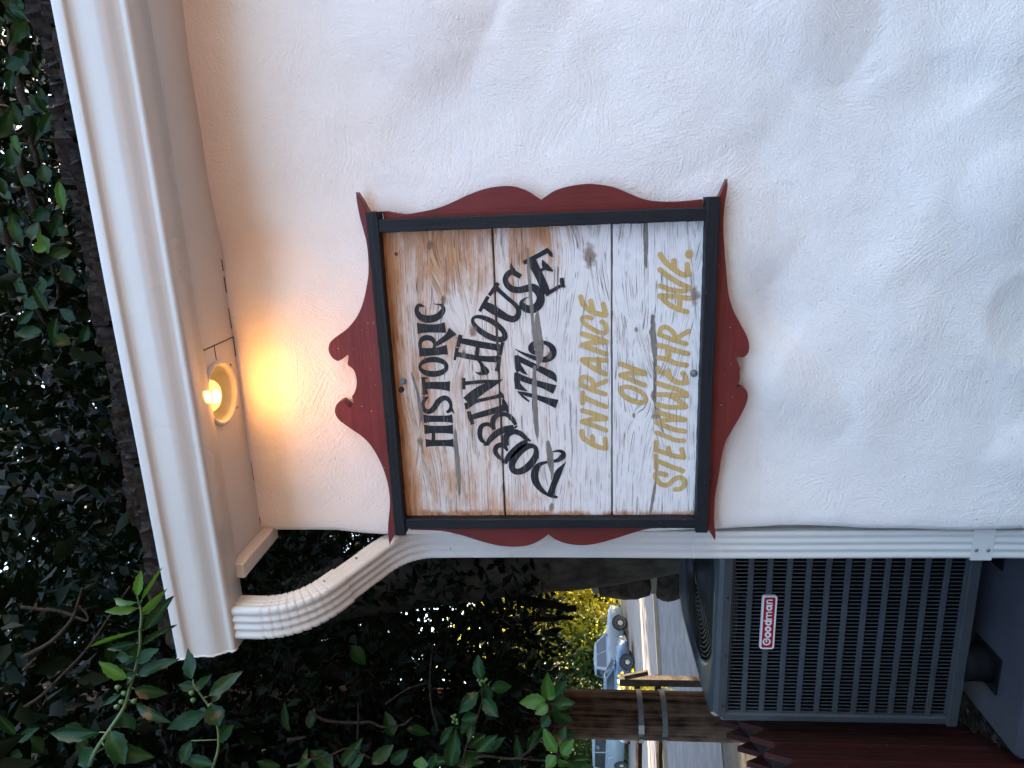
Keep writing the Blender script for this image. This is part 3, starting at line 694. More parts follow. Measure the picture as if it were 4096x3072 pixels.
BLACK = [
 (Z3, [stem(148, 413, 1474, 90, 66), stem(135, 408, 1345, 100, 78), [(222, 1375, 36), (222, 1445, 36)]]),
 (Z3, [stem(130, 401, 1244, 92, 66)]),
 (Z3, [[(172,1035,14),(150,1052,28),(132,1075,32),(122,1110,34),(132,1152,42),(165,1176,48),(205,1165,54),(240,1125,56),(265,1085,56),(300,1055,55),(340,1047,50),(374,1075,40),(388,1120,32),(376,1165,36),(345,1182,26)], [(385,1130,30),(400,1165,26),(422,1198,4)], [(120,1040,8),(160,1062,46)]]),
 (Z3, [[(124,852,44),(130,900,36),(136,950,36),(142,985,46),(146,1014,58)], [(140,930,72),(200,927,70),(280,930,78),(340,934,88),(378,937,106)], [(104,852,6),(140,858,18),(170,862,8)]]),
 (Z3, [('ring', 222, 752, 143, 96, 108, 41, 0, 218, 750)]),
 (Z3, [[(85,612,96),(120,612,82),(190,610,76),(270,603,76),(320,594,84),(353,590,100)], [(98,580,34),(96,525,38),(120,487,50),(170,476,54),(215,495,48),(233,535,32),(224,580,26)], [(240,545,36),(285,515,48),(330,485,56),(370,452,66),(406,412,98)]]),
 (Z3, [[(68,388,112),(110,387,92),(180,388,80),(250,388,82),(300,384,92),(336,380,106)]]),
 (Z3, [[(140,182,6),(112,172,26),(85,168,34),(68,192,40),(66,230,48),(95,275,62),(145,297,72),(200,298,72),(255,280,66),(295,245,58),(316,205,44),(300,168,28),(255,160,10),(218,153,3)]]),
 # the arched name
 (Z5, [[(1338,1102,6),(1295,1155,40),(1252,1220,78),(1222,1300,74),(1192,1380,72),(1172,1455,86)], [(1135,1462,40),(1185,1478,44),(1245,1492,30)], [(1200,1485,24),(1130,1458,36),(1060,1402,60),(1005,1322,82),(990,1240,86),(1010,1172,76),(1050,1127,52),(1110,1106,34),(1180,1096,36),(1250,1080,50),(1300,1040,68),(1308,1003,52),(1272,980,38),(1225,980,22),(1190,990,13),(1160,1005,4)]]),
 (Z5, [('ring', 872, 1068, 202, 134, 146, 51, -48, 880, 1062)]),
 (Z5, [[(672,1100,44),(700,1052,70),(760,985,80),(840,915,78),(905,872,54)], [(632,1102,22),(690,1114,24)], [(918,842,20),(945,872,22)], [(650,1090,30),(590,1040,48),(557,985,54),(572,930,58),(625,912,60),(665,937,42),(692,978,30)], [(690,920,40),(668,850,72),(700,792,68),(770,766,62),(840,790,60),(890,835,50),(925,866,30)]]),
 (Z5, [[(468,905,40),(500,852,66),(580,778,76),(670,738,74),(760,712,52)], [(425,912,20),(485,910,24)], [(768,725,26),(798,700,18)], [(455,900,30),(400,850,52),(384,780,56),(400,712,54),(450,682,46),(500,692,46),(532,728,34)], [(545,745,40),(525,680,58),(545,612,60),(600,576,52),(680,576,50),(740,622,56),(784,690,36)]]),
 (Z5, [[(262,540,44),(280,610,52),(310,684,44)], [(285,610,60),(360,586,66),(480,552,70),(600,516,74),(665,495,84)], [(638,405,28),(665,480,58),(697,552,20)]]),
 (Z5, [[(240,430,112),(330,352,112),(420,290,96),(520,240,70),(600,202,30),(640,186,4)], [(250,475,72),(340,430,44),(450,405,40),(560,380,42),(625,362,58)], [(600,322,20),(630,360,40),(648,400,14)], [(222,448,26),(247,514,40)], [(205,232,44),(300,222,42),(420,211,42),(590,206,28)], [(204,170,42),(204,296,42)]]),
 (Z4, [[(172,1076,46),(158,1140,50),(142,1212,44)], [(160,1140,60),(250,1156,72),(400,1186,76),(520,1206,76),(605,1220,82)], [(638,1158,36),(608,1305,36)], [(134,1220,44),(106,1356,28)], [(125,1290,60),(230,1310,62),(340,1330,64),(480,1345,70),(590,1345,82)], [(607,1313,24),(592,1400,42),(574,1480,54)], [(364,1180,46),(348,1335,46)], [(358,1345,30),(395,1390,38),(420,1440,56),(432,1482,78),(400,1502,48),(365,1502,24),(330,1486,4)], [(430,1438,50),(464,1480,52),(448,1514,30)]]),
 (Z4, [('ring', 490, 1007, 228, 112, 178, 49, 31, 478, 996)]),
 (Z4, [[(478,652,42),(430,735,44),(383,818,36)], [(430,740,80),(520,790,104),(620,850,90),(700,892,76),(762,902,72),(805,865,64),(812,800,58),(770,738,50),(690,670,48),(615,602,48),(570,562,56)], [(588,502,44),(540,570,44),(488,642,40)]]),
 (Z4, [[(730,278,4),(736,325,34),(752,368,62)], [(838,434,54),(785,402,58),(740,380,62),(695,405,62),(668,462,64),(690,526,68),(745,570,72),(820,580,72),(900,565,80),(970,552,86),(1025,592,86),(1058,660,92),(1038,740,96),(980,790,94),(912,790,88),(862,760,76),(848,712,44),(882,677,18),(936,656,4)]]),
 (Z4, [[(955,262,112),(1005,350,96),(1055,450,92),(1095,545,96),(1118,622,102)], [(868,280,46),(950,240,50),(1040,195,50),(1135,142,56)], [(1128,116,14),(1165,180,46),(1190,216,10)], [(1045,370,40),(1110,340,30),(1170,342,28)], [(1076,250,14),(1112,320,70),(1194,372,18)], [(1110,628,60),(1190,586,42),(1270,540,38),(1332,548,12)], [(1290,446,44),(1298,510,48),(1328,548,12)]]),
 (Z5, [[(798,320,6),(880,345,40),(990,375,48),(1100,412,68),(1180,440,86),(1240,460,104)], [(803,320,8),(860,375,26),(932,432,18)]]),
 (Z5, [[(775,135,66),(880,185,70),(1000,225,66),(1100,256,78),(1216,300,106)], [(785,108,36),(795,180,66),(802,250,62),(806,292,62)], [(812,262,80),(860,292,42),(914,317,3)]]),
 (Z4, [[(788,1325,60),(880,1372,66),(1000,1430,68),(1100,1480,78),(1190,1530,84),(1236,1602,4)], [(790,1302,50),(800,1380,66),(812,1440,80),(822,1482,70)], [(832,1442,60),(872,1490,40),(917,1519,3)]]),
 (Z4, [[(770,1230,5),(850,1275,26),(930,1310,44),(1020,1340,56),(1110,1350,72),(1180,1310,82),(1194,1240,74),(1150,1184,56),(1080,1160,44),(1000,1170,62),(955,1212,72),(964,1258,58),(1010,1280,34),(1062,1268,4)]]),
]
for z_, parts in BLACK: letter(parts, z_[0], z_[1], M_INK)
Z6, Z7, Z8 = ((2250, 1150), 2.3694), ((2550, 950), 3.0164), ((2550, 1450), 3.0164)
GOLD = [
 (Z6, 46, [[(200,1425),(270,1480),(350,1515),(412,1525)], [(205,1440),(185,1400),(182,1362)], [(290,1490),(280,1412)], [(412,1522),(402,1435)]]),
 (Z6, 44, [[(186,1272),(300,1310),(412,1355)], [(190,1268),(300,1246),(410,1246)], [(186,1166),(300,1200),(412,1240)]]),
 (Z6, 44, [[(190,1000),(190,1095)], [(205,1045),(300,1088),(412,1130)]]),
 (Z6, 42, [[(190,930),(290,975),(408,1012)], [(178,925),(172,872),(200,848),(250,862),(290,900),(282,945)], [(310,930),(412,886)]]),
 (Z6, 46, [[(188,690),(300,770),(408,820)], [(190,684),(300,684),(412,692)], [(342,690),(342,785)]]),
 (Z6, 46, [[(188,548),(300,590),(412,632)], [(190,545),(300,520),(410,518)], [(188,440),(300,475),(412,514)]]),
 (Z6, 38, [[(275,292),(225,278),(186,290),(200,335),(270,385),(350,425),(408,428),(418,390),(400,345),(368,325)]]),
 (Z6, 46, [[(195,150),(240,205),(320,245),(408,262)], [(192,160),(172,90)], [(290,230),(268,130)], [(410,258),(386,160)]]),
 (Z6, 1, [('ring', 670, 1018, 155, 80, 108, 32, 25, 672, 1014)]),
 (Z6, 44, [[(550,832),(660,880),(780,926)], [(550,830),(660,810),(780,818)], [(548,724),(660,765),(782,812)]]),
 (Z8, 58, [[(345,1355),(300,1345),(235,1335),(215,1370),(240,1430),(310,1480),(380,1465),(440,1410),(510,1388),(562,1420),(562,1480),(520,1522),(455,1530)]]),
 (Z8, 58, [[(222,1125),(226,1272)], [(260,1195),(360,1240),(470,1280),(548,1308)]]),
 (Z8, 56, [[(225,1055),(330,1090),(450,1130),(560,1146)], [(226,1060),(222,962)], [(385,1110),(374,1030)], [(560,1140),(532,1048)]]),
 (Z8, 54, [[(228,846),(340,890),(460,938),(562,945)]]),
 (Z8, 58, [[(222,722),(320,762),(450,810),(570,832)], [(225,715),(380,690),(570,692)], [(222,594),(380,640),(572,690)]]),
 (Z8, 56, [[(235,505),(380,538),(580,538)], [(580,525),(450,430),(345,385)], [(240,385),(350,390),(480,392),(595,400)], [(590,375),(470,320),(350,290)], [(240,250),(350,290)]]),
 (Z8, 58, [[(250,100),(350,140),(420,205),(500,245),(590,245)], [(255,110),(245,62)], [(395,190),(370,100)], [(592,240),(580,180),(545,130)]]),
 (Z7, 60, [[(250,1450),(350,1468),(450,1515),(590,1542)], [(245,1300),(340,1320),(450,1360),(605,1402)], [(362,1330),(372,1470)]]),
 (Z7, 54, [[(260,1170),(340,1200),(440,1242),(590,1284)], [(265,1150),(290,1090),(350,1085),(415,1130),(450,1190),(435,1235)], [(470,1215),(615,1128)]]),
 (Z7, 56, [[(268,706),(370,800),(480,862),(595,898)], [(270,702),(450,712),(630,736)], [(512,740),(502,850)]]),
 (Z7, 56, [[(270,582),(400,630),(540,648),(625,612)], [(268,388),(370,470),(500,550),(625,605)]]),
 (Z7, 60, [[(272,205),(340,300),(450,390),(550,450),(625,440)], [(445,370),(437,280)], [(610,430),(598,325)]]),
 (Z7, 1, [('disc', 622, 203, 50, 55)]),
]
for z_, wd, parts in GOLD: letter(parts, z_[0], z_[1], M_GOLD, wd*1.1)
#==YARD==
# ------------------------------------------------------------------ air conditioner on its pad
PADZ = -.035
pad = MB().cbox((-2.005, .085, -.16), (-1.17, 1.2, PADZ), .022).build('equipment_pad', M_PAD)
tag(pad, 'low grey composite pad on the soil under the dark condenser unit', 'pad')
AX0, AX1, AY0, AY1, AZ0, AZ1 = -2.04, -1.215, .30, 1.125, .055, .935
ac = thing('air_conditioner', 'dark grey louvred air conditioner condenser with red badge beside the downspout', 'air conditioner', (-1.63, .71, PADZ))
m = MB().box((AX0+.03, AY0+.046, AZ0+.02), (AX1-.03, AY1-.03, AZ1-.12)); m.build('coil_core', M_AC_DARK, ac)
for x in (AX0, AX1-.046): 
    for y in (AY0, AY1-.046): MB().cbox((x, y, AZ0), (x+.046, y+.046, AZ1), .012).build('corner_post', M_AC, ac)
MB().cbox((AX0+.002, AY0-.006, AZ0-.004), (AX1-.002, AY0+.03, AZ0+.036), .004).build('base_rail', M_AC, ac)
MB().box((AX0+.004, AY0+.031, AZ0-.002), (AX1-.004, AY1-.004, AZ0+.012)).build('base_pan', M_AC, ac)
for x in (AX0+.003, AX1-.012): MB().box((x, AY0+.046, AZ0+.013), (x+.009, AY1-.046, AZ1-.001)).build('side_panel', M_AC, ac)
MB().box((AX0+.046, AY1-.012, AZ0+.013), (AX1-.046, AY1-.003, AZ1-.001)).build('rear_panel', M_AC, ac)
NR, Z0, Z1 = 12, .092, .916; pitch = (Z1-Z0)/NR
rib = MB().cbox((AX0+.0462, AY0+.001, -.0105), (AX1-.0462, AY0+.012, .0105), .003).mesh('rib', M_AC)
for k in range(NR+1): link('rib', rib, ac, Matrix.Translation((0, 0, Z0+pitch*k)))
px = .01575; xs = np.arange(AX0+.0545, AX1-.05, px)
lm = MB(); h = pitch/2-.011
lm.add([(-.0022, .0005, -h), (.0020, .0010, -h), (-.0090, .0165, -h), (-.0108, .0160, -h), (-.0022, .0005, h), (.0020, .0010, h), (-.0090, .0165, h), (-.0108, .0160, h)], [(0,1,5,4),(1,2,6,5),(2,3,7,6),(3,0,4,7),(4,5,6,7),(3,2,1,0)])
louv = lm.mesh('louvre', M_AC); rest = MB(); nl = 0
for x in xs:
    for k in range(NR):
        z = Z0+pitch*(k+.5)
        if nl < 300 and x < -1.30 and k >= 5: link('louvre', louv, ac, Matrix.Translation((x, AY0, z))); nl += 1
        else: rest.add([(a+x, b+AY0, c+z) for a, b, c in lm.v], lm.f)
tag(rest.build('louvre_field', M_AC, ac), kind='stuff')
# top cap with a round opening, wire guard, fan
def cap_top():
    m = MB(); n = 64; cx, cy, R = (AX0+AX1)/2, (AY0+AY1)/2, .362; v = []
    def sq(e, r, z):
        out = []
        for k in range(n):
            a = 2*math.pi*(k+.5)/n; c, s = math.cos(a), math.sin(a)
            t = 1/((abs(c)**r+abs(s)**r)**(1/r)); out.append((cx+e*c*t, cy+e*s*t, z))
        return out
    E = (AX1-AX0)/2
    loops = [sq(E+.004, 14, AZ1-.022), sq(E+.010, 14, AZ1-.018), sq(E+.010, 14, AZ1+.012), sq(E+.004, 12, AZ1+.028), sq(E-.010, 9, AZ1+.036), sq(E-.03, 6, AZ1+.037),
             [(cx+(R+.012)*math.cos(2*math.pi*(k+.5)/n), cy+(R+.012)*math.sin(2*math.pi*(k+.5)/n), AZ1+.026) for k in range(n)],
             [(cx+R*math.cos(2*math.pi*(k+.5)/n), cy+R*math.sin(2*math.pi*(k+.5)/n), AZ1+.020) for k in range(n)],
             [(cx+R*math.cos(2*math.pi*(k+.5)/n), cy+R*math.sin(2*math.pi*(k+.5)/n), AZ1-.06) for k in range(n)]]
    for l in loops: v += l
    f = [(r*n+k, r*n+(k+1) % n, (r+1)*n+(k+1) % n, (r+1)*n+k) for r in range(len(loops)-1) for k in range(n)]
    return m.add(v, f).build('top_cap', M_AC, ac, False)
cap_ = cap_top(); fold_normals(cap_)
for p in ((2906, 2394), (2896, 2624), (2886, 2827)):
    q = PY(*p, AY0-.012); MB().lathe([(0, -.002), (.005, -.001), (.006, .002)], (q[0], AY0-.0105, AZ1-.004), 'y', 10).build('screw', M_GUARD, cap_, True)
guard = thing_c = MB(); cx, cy = (AX0+AX1)/2, (AY0+AY1)/2
g0 = MB()
for k in range(6):
    a = k*math.pi/3+.35; g0.tube([(cx+.05*math.cos(a), cy+.05*math.sin(a), AZ1+.030), (cx+.362*math.cos(a), cy+.362*math.sin(a), AZ1+.019)], .0035, 6)
g0.lathe([(.05, .027), (.05, .034), (.0005, .036)], (cx, cy, AZ1), 'z', 24)
g0 = g0.build('fan_guard', M_GUARD, ac, True)
for k in range(17):
    r = .066+.0182*k; n = 64
    t = MB().tube([(cx+r*math.cos(2*math.pi*j/n), cy+r*math.sin(2*math.pi*j/n), AZ1+.034-.016*(r/.36)**2) for j in range(n+1)], .0028, 5, False); t.build('guard_ring', M_GUARD, g0, True)
fan = MB().lathe([(.0005, -.02), (.07, -.025), (.075, -.1)], (cx, cy, AZ1), 'z', 24)
for k in range(4):
    a = k*math.pi/2+.4; R = Matrix.Translation((cx, cy, AZ1-.07)) @ Matrix.Rotation(a, 4, 'Z') @ Matrix.Rotation(.45, 4, 'X')
    fan.box((.06, -.09, -.003), (.33, .09, .003), R)
fan.build('fan', M_GUARD, ac)
MB().lathe([(.0005, -.14), (.37, -.14)], (cx, cy, AZ1), 'z', 32).build('shroud', M_AC_DARK, ac)
for x, y in ((-1.775, .325), (-1.31, .40), (-1.79, 1.0), (-1.36, 1.0)):
    m = MB().cbox((x-.075, y-.085, PADZ-.001), (x+.075, y+.085, PADZ+.007), .002).build('foot_plate', M_RUBBER, ac)
    MB().lathe([(.0005, .007), (.070, .007), (.064, .03), (.064, .06), (.066, .09), (.0005, .091)], (x, y, PADZ), 'z', 24).build('riser_foot', M_RUBBER, ac, True)
# badge
BY = AY0-.006
def rrect(x0, x1, z0, z1, r, n=6):
    out = []
    for cx_, cz, a0 in ((x1-r, z1-r, 0), (x0+r, z1-r, 90), (x0+r, z0+r, 180), (x1-r, z0+r, 270)):
        for k in range(n+1):
            a = math.radians(a0+90*k/n); out.append((cx_+r*math.cos(a), cz+r*math.sin(a)))
    return out
b0 = PY(3046, 2383, BY-.004); b1 = PY(3038, 2596, BY-.004)
bx0, bx1 = b1[0], b0[0]; bz1 = PY(3044, 2490, BY-.004)[2]; bz0 = PY(3103, 2490, BY-.004)[2]
badge = MB().prism(rrect(bx0, bx1, bz0, bz1, .010), BY-.004, AY0-.0005).build('badge', M_BADGEW, ac); fold_normals(badge)
fold_normals(MB().prism(rrect(bx0+.0065, bx1-.0065, bz0+.0065, bz1-.0065, .006), BY-.0045, BY).build('badge_field', M_BADGE, badge))
ZB = ((3000, 2350), 6.1467)
GM = [[[(378,1262),(338,1298),(330,1350),(360,1395),(420,1405),(472,1380),(490,1325),(465,1278),(408,1262),(405,1338)]],
      [('ring', 440, 1165, 81, 70, 32, 29, 0, 440, 1165)], [('ring', 445, 1022, 80, 68, 31, 28, 0, 445, 1022)],
      [('ring', 455, 873, 78, 66, 31, 28, 0, 455, 873), [(356, 820), (530, 817)]],
      [[(408, 777), (525, 777)], [(420, 772), (408, 722), (432, 695), (528, 692)], [(426, 688), (412, 640), (434, 612), (528, 610)]],
      [('ring', 474, 506, 78, 66, 31, 28, 0, 474, 506), [(416, 442), (545, 440)]],
      [[(424, 388), (542, 390)], [(432, 382), (418, 340), (442, 314), (545, 312)]]]
for parts in GM: letter(parts, ZB[0], ZB[1], M_BADGEW, 36, badge, BY-.0052)

# ------------------------------------------------------------------ red picket fence left of the condenser
fence = thing('picket_fence', 'dark red wooden picket fence with pointed tops beside the condenser', 'fence', (-2.3, .5, -.12))
FD = Vector((.43, -.90, 0)).normalized(); FN = Vector((.90, .43, 0)).normalized(); F0 = Vector((-2.36, .64, 0))
FM = Matrix(((FD.x, FN.x, 0, 0), (FD.y, FN.y, 0, 0), (0, 0, 1, 0), (0, 0, 0, 1)))
pk = MB(); wd = .072; ht = .92
pk.prism([(-wd, 0), (wd, 0), (wd, ht-.075), (0, ht), (-wd, ht-.075)], -.011, .011)
pkm = pk.mesh('picket', M_FENCE)
for k in range(-7, 9):
    for side, off in ((1, 0), (-1, .093)):
        c = F0+FD*(k*.186+off)+FN*side*.062
        if c.y < 1.0: link('picket', pkm, fence, Matrix.Translation((c.x, c.y, -.12+.004*((k*7) % 3))) @ FM)
for z in (.10, .68):
    a = F0-FD*1.35; b = F0+FD*1.55
    m = MB().box((-.42, -.049, z-.045), (1.55, .049, z+.045), Matrix.Translation(F0) @ FM); m.build('rail', M_RAIL, fence)

# ------------------------------------------------------------------ fieldstone wall behind the condenser
stw = thing('fieldstone_wall', 'rough brown fieldstone wall with buff mortar behind the condenser and leaning trunk', 'stone wall', (-2.2, 2.2, -.15))
MB().cbox((-2.575, 2.03, -.2), (-1.3, 2.75, 1.375), .02).build('mortar_core', M_MORTAR, stw)
rs = random.Random(21); z = -.1
rows = [(.0, .25), (.275, .27), (.575, .20), (.80, .165), (.985, .355)]
def stone(x0, x1, z0, z1, y0):
    c = ((x0+x1)/2, (z0+z1)/2); n = 14; ring = []
    for k in range(n):
        a = 2*math.pi*k/n; cx_, sx = math.cos(a), math.sin(a); t = 1/((abs(cx_)**5+abs(sx)**5)**.2)*rs.uniform(.92, 1.02)
        ring.append((c[0]+cx_*t*(x1-x0)/2, c[1]+sx*t*(z1-z0)/2))
    v = [(x, y0+.06, z) for x, z in ring] + [(c[0]+(x-c[0])*.97, y0+.012+rs.uniform(-.008, .008), c[1]+(z-c[1])*.97) for x, z in ring] + [(c[0]+(x-c[0])*.6, y0-.012+rs.uniform(-.012, .01), c[1]+(z-c[1])*.6) for x, z in ring] + [(c[0], y0-.014, c[1])]
    f = [(r*n+k, (r+1)*n+k, (r+1)*n+(k+1) % n, r*n+(k+1) % n) for r in (0, 1) for k in range(n)] + [(2*n+k, 3*n, 2*n+(k+1) % n) for k in range(n)]
    return fold_normals(mk('stone', v, f, M_STONE, stw, True))
for z0, hh in rows:
    x = -2.62
    while x < -1.35:
        l = rs.uniform(.26, .44); stone(x+rs.uniform(0, .012), x+l, z0, z0+hh, 2.015+rs.uniform(-.01, .01)); x += l+.035

# ------------------------------------------------------------------ utility pole
pole = thing('utility_pole', 'brown creosoted utility pole with two galvanised bands under the holly', 'pole', (-3.9, 2.5, -.15))
rs = random.Random(8); v = []; n = 36; zs = list(np.arange(-.2, 2.0, .05)) + [3, 5, 7.5]
for z in zs:
    for j in range(n):
        a = 2*math.pi*j/n; q = Vector((math.cos(a)*3.2, math.sin(a)*3.2, z*.35)); r = .176*(1-.012*z)+noise.noise(q*2.6)*.005-.006*max(0, noise.noise(q*4.0+Vector((5, 5, 5)))-.25)
        v.append((-3.9+r*math.cos(a), 2.5+r*math.sin(a), z))
f = [(k*n+j, k*n+(j+1) % n, (k+1)*n+(j+1) % n, (k+1)*n+j) for k in range(len(zs)-1) for j in range(n)] + [tuple((len(zs)-1)*n+j for j in range(n))]
mk('shaft', v, f, M_POLE, pole, True)
for zc in (1.012, .838):
    b = MB().lathe([(.176, -.019), (.1815, -.019), (.1815, .019), (.176, .019)], (-3.9, 2.5, zc), 'z', 48).build('steel_band', M_STEEL, pole)
    a = math.radians(-52-62); MB().cbox((-.03, -.012, -.019), (.03, .03, .019), .003, Matrix.Translation((-3.9+.185*math.cos(a), 2.5+.185*math.sin(a), zc)) @ Matrix.Rotation(a+math.pi/2, 4, 'Z')).build('band_clamp', M_STEEL, b)
a = math.radians(-52-30)
MB().cbox((-.034, -.0035, -.021), (.034, .0, .021), .001, Matrix.Translation((-3.9+.1825*math.cos(a), 2.5+.1825*math.sin(a), 1.012)) @ Matrix.Rotation(a+math.pi/2, 4, 'Z')).build('white_tag', M_BADGEW, pole)

# ------------------------------------------------------------------ leaves
def crown_mesh(name, pos, dirs, nrm, size, width, tone, material):
    N = len(pos); T = np.array([(0, 0, 0), (-.5, .42, .16), (.5, .42, .16), (0, .46, 0), (0, 1, -.12)])
    d = dirs/np.linalg.norm(dirs, axis=1)[:, None]; nn = nrm-d*np.sum(nrm*d, 1)[:, None]; nn /= np.linalg.norm(nn, axis=1)[:, None]+1e-9; s = np.cross(d, nn)
    V = pos[:, None, :] + (T[None, :, 0, None]*s[:, None, :]*(size*width)[:, None, None] + T[None, :, 1, None]*d[:, None, :]*size[:, None, None] + T[None, :, 2, None]*nn[:, None, :]*(size*.5)[:, None, None])
    F = np.array([(0, 2, 3), (2, 4, 3), (4, 1, 3), (1, 0, 3)])
    I = (np.arange(N)[:, None, None]*5 + F[None]).reshape(-1)
    me = bpy.data.meshes.new(name); me.vertices.add(N*5); me.vertices.foreach_set('co', V.reshape(-1).astype(np.float32))
    me.loops.add(N*12); me.loops.foreach_set('vertex_index', I.astype(np.int32))
    me.polygons.add(N*4); me.polygons.foreach_set('loop_start', np.arange(0, N*12, 3, dtype=np.int32)); me.polygons.foreach_set('loop_total', np.full(N*4, 3, dtype=np.int32))
    me.update(); at = me.attributes.new('tone', 'FLOAT', 'POINT'); at.data.foreach_set('value', np.repeat(tone, 5).astype(np.float32))
    me.materials.append(material); return me
def scatter(rng, n, lo, hi, keep=None, clump=14, spread=.16):
    """leaves gathered round twig ends inside a box"""
    lo, hi = np.array(lo), np.array(hi); c = rng.uniform(lo, hi, (n//clump+1, 3))
    if keep is not None: c = c[keep(c)]
    p = np.repeat(c, clump, 0); off = rng.normal(0, spread, p.shape); p = p+off
    if keep is not None:
        k = keep(p); p, off = p[k], off[k]
    d = off+rng.normal(0, .10, p.shape)+np.array((0, 0, -.03)); nn = rng.normal(0, .55, p.shape)+np.array((0, -.1, 1.0))
    return p, d, nn
rng = np.random.default_rng(4)
def leaf_hi(name, material, curl=.18, fold=.22, spines=True, seed=0):
    rnd = random.Random(seed); n = 10; v = []; f = []
    prof = [0, .22, .38, .47, .5, .49, .45, .37, .26, .13, 0]
    for i in range(n+1):
        t = i/n; w_ = prof[i]*(1+(.10 if (i % 2 and spines) else -.05)); z = -curl*t*t+.03*math.sin(t*5+seed)
        e = .03*math.sin(t*9+seed*2)
        v += [(-w_, t, z+fold*w_+e), (-w_*.5, t, z+fold*.38*w_+e*.4), (0, t, z-.012), (w_*.5, t, z+fold*.38*w_-e*.3), (w_, t, z+fold*w_-e)]
    for i in range(n):
        for k in range(4): f.append((i*5+k, i*5+k+1, i*5+k+6, i*5+k+5))
    me = bpy.data.meshes.new(name); me.from_pydata(v, [], f); me.update(); me.polygons.foreach_set('use_smooth', [True]*len(f))
    at = me.attributes.new('tone', 'FLOAT', 'POINT'); at.data.foreach_set('value', [min(1, .25+(.55 if k % 5 == 2 else 0)) for k in range(len(v))])
    me.materials.append(material); return me
LEAVES = {k: [leaf_hi('leaf', mt, c_, fo, True, s_) for s_, (c_, fo) in enumerate(((.12, .2), (.3, .34), (.22, .12), (-.08, .28)))] for k, mt in (('new', M_LEAF_NEW), ('old', M_LEAF_OLD))}

holly = thing('holly_tree', 'large dark holly tree with leaning grey trunk left of the house', 'tree', (-1.75, 1.72, -.15))
v = []; n = 28; path = catmull([(-1.72, 1.70, -.3), (-1.80, 1.70, .45), (-1.885, 1.71, .90), (-2.035, 1.74, 1.46), (-2.17, 1.80, 2.0), (-2.40, 1.95, 2.7), (-2.75, 2.2, 3.5)], 7); rr = np.interp(np.linspace(0, 1, len(path)), [0, .2, .5, 1], [.36, .30, .27, .20])
for p, r in zip(path, rr):
    for j in range(n):
        a = 2*math.pi*j/n; q = Vector((p[0]*2+math.cos(a), math.sin(a), p[2]*1.3)); r2 = r*(1+.07*noise.noise(q*1.6))+.008*noise.noise(q*7)
        v.append((p[0]+r2*math.cos(a), p[1]+r2*math.sin(a), p[2]))
mk('trunk', v, [(k*n+j, k*n+(j+1) % n, (k+1)*n+(j+1) % n, (k+1)*n+j) for k in range(len(path)-1) for j in range(n)], M_BARK, holly, True)
for p in ((2060, 2364), (1832, 2366)):
    q = PY(*p, 1.52); MB().lathe([(.0005, .03), (.016, .018), (.024, -.004), (.034, .01)], (q[0], q[1]-.02, q[2]), 'y', 14).build('knot', M_BARKD, holly, True)
rs = random.Random(14)
def limb(pts, r0, r1, mt=M_BARKD, name='limb', parent=holly, nn=8):
    c = catmull(pts, 6); m = MB().tube([tuple(q+np.array([rs.uniform(-.3, .3)*r0 for _ in range(3)])) for q in c], list(np.linspace(r0, r1, len(c))), nn); return m.build(name, mt, parent, True)
limb([(-2.75, 2.2, 3.5), (-3.3, 2.3, 4.2), (-4.2, 2.6, 4.8)], .2, .08)
limb([(-2.5, 2.0, 2.9), (-2.9, 2.6, 3.1), (-3.8, 3.3, 3.3), (-5, 4, 3.9)], .12, .05)
for a, b, c, r in (((1150, 2640, 2.9), (1420, 2720, 3.1), (1780, 3000, 3.2), .055), ((1560, 2480, 3.3), (1780, 2640, 3.5), (2200, 2760, 3.6), .05), ((1800, 2560, 4.2), (1830, 2760, 4.2), (1880, 3072, 4.4), .06),
                   ((640, 2600, 2.9), (660, 2850, 3.0), (700, 3100, 3.1), .055), ((120, 1700, 3.0), (420, 1830, 2.8), (560, 1900, 2.9), .05), ((0, 1960, 3.2), (380, 1990, 3.0), (520, 2000, 3.0), .035), ((150, 1480, 3.1), (380, 1660, 2.9), (520, 1820, 2.9), .04),
                   ((1900, 2440, 4.4), (2050, 2480, 4.5), (2290, 2470, 4.6), .04), ((2080, 2400, 4), (2200, 2420, 4), (2300, 2440, 4.1), .05)):
    limb([PD(q_[0], q_[1], q_[2]+1.3) for q_ in (a, b, c)], r*.9, r*.5)
def keep_main(p):
    zb = 1.64+.07*np.sin(p[:, 0]*2.3+p[:, 1])+.06*np.sin(p[:, 1]*5.1-p[:, 0]*3.7)
    ok = p[:, 2] > zb
    ok &= ~((p[:, 0] > -1.36) & (p[:, 1] > -.6) & (p[:, 1] < 7.4) & (p[:, 2] < 2.85+.344*np.minimum(p[:, 1]+.27, 7.3-p[:, 1])))
    return ok
P, D_, N_ = [], [], []; SZ = []
for n_, lo, hi, s0, s1, cl, sp in ((34000, (-9.5, 2.3, 1.5), (-.9, 7.0, 6.0), .10, .15, 12, .2), (11000, (-4.6, .75, 1.62), (-1.45, 2.4, 4.4), .07, .10, 10, .13), (26000, (-9.5, 2.5, 4.3), (-3, 7, 8.8), .13, .18, 12, .25), (9000, (-4.7, 1.5, 1.75), (-3.1, 2.35, 6.8), .08, .12, 10, .13), (20000, (-7, -3.6, 3.5), (-1.5, .8, 5.6), .11, .16, 12, .2), (26000, (-1.5, .5, 3.1), (3.2, 4.5, 5.6), .07, .11, 10, .14)):  # includes unseen overhead leaves in front, added to block sky light
    p, d, nn = scatter(rng, n_, lo, hi, keep_main, cl, sp); P.append(p); D_.append(d); N_.append(nn); SZ.append(rng.uniform(s0, s1, len(p)))
P, D_, N_, SZ = map(np.concatenate, (P, D_, N_, SZ))
tw = MB(); rt = random.Random(77)
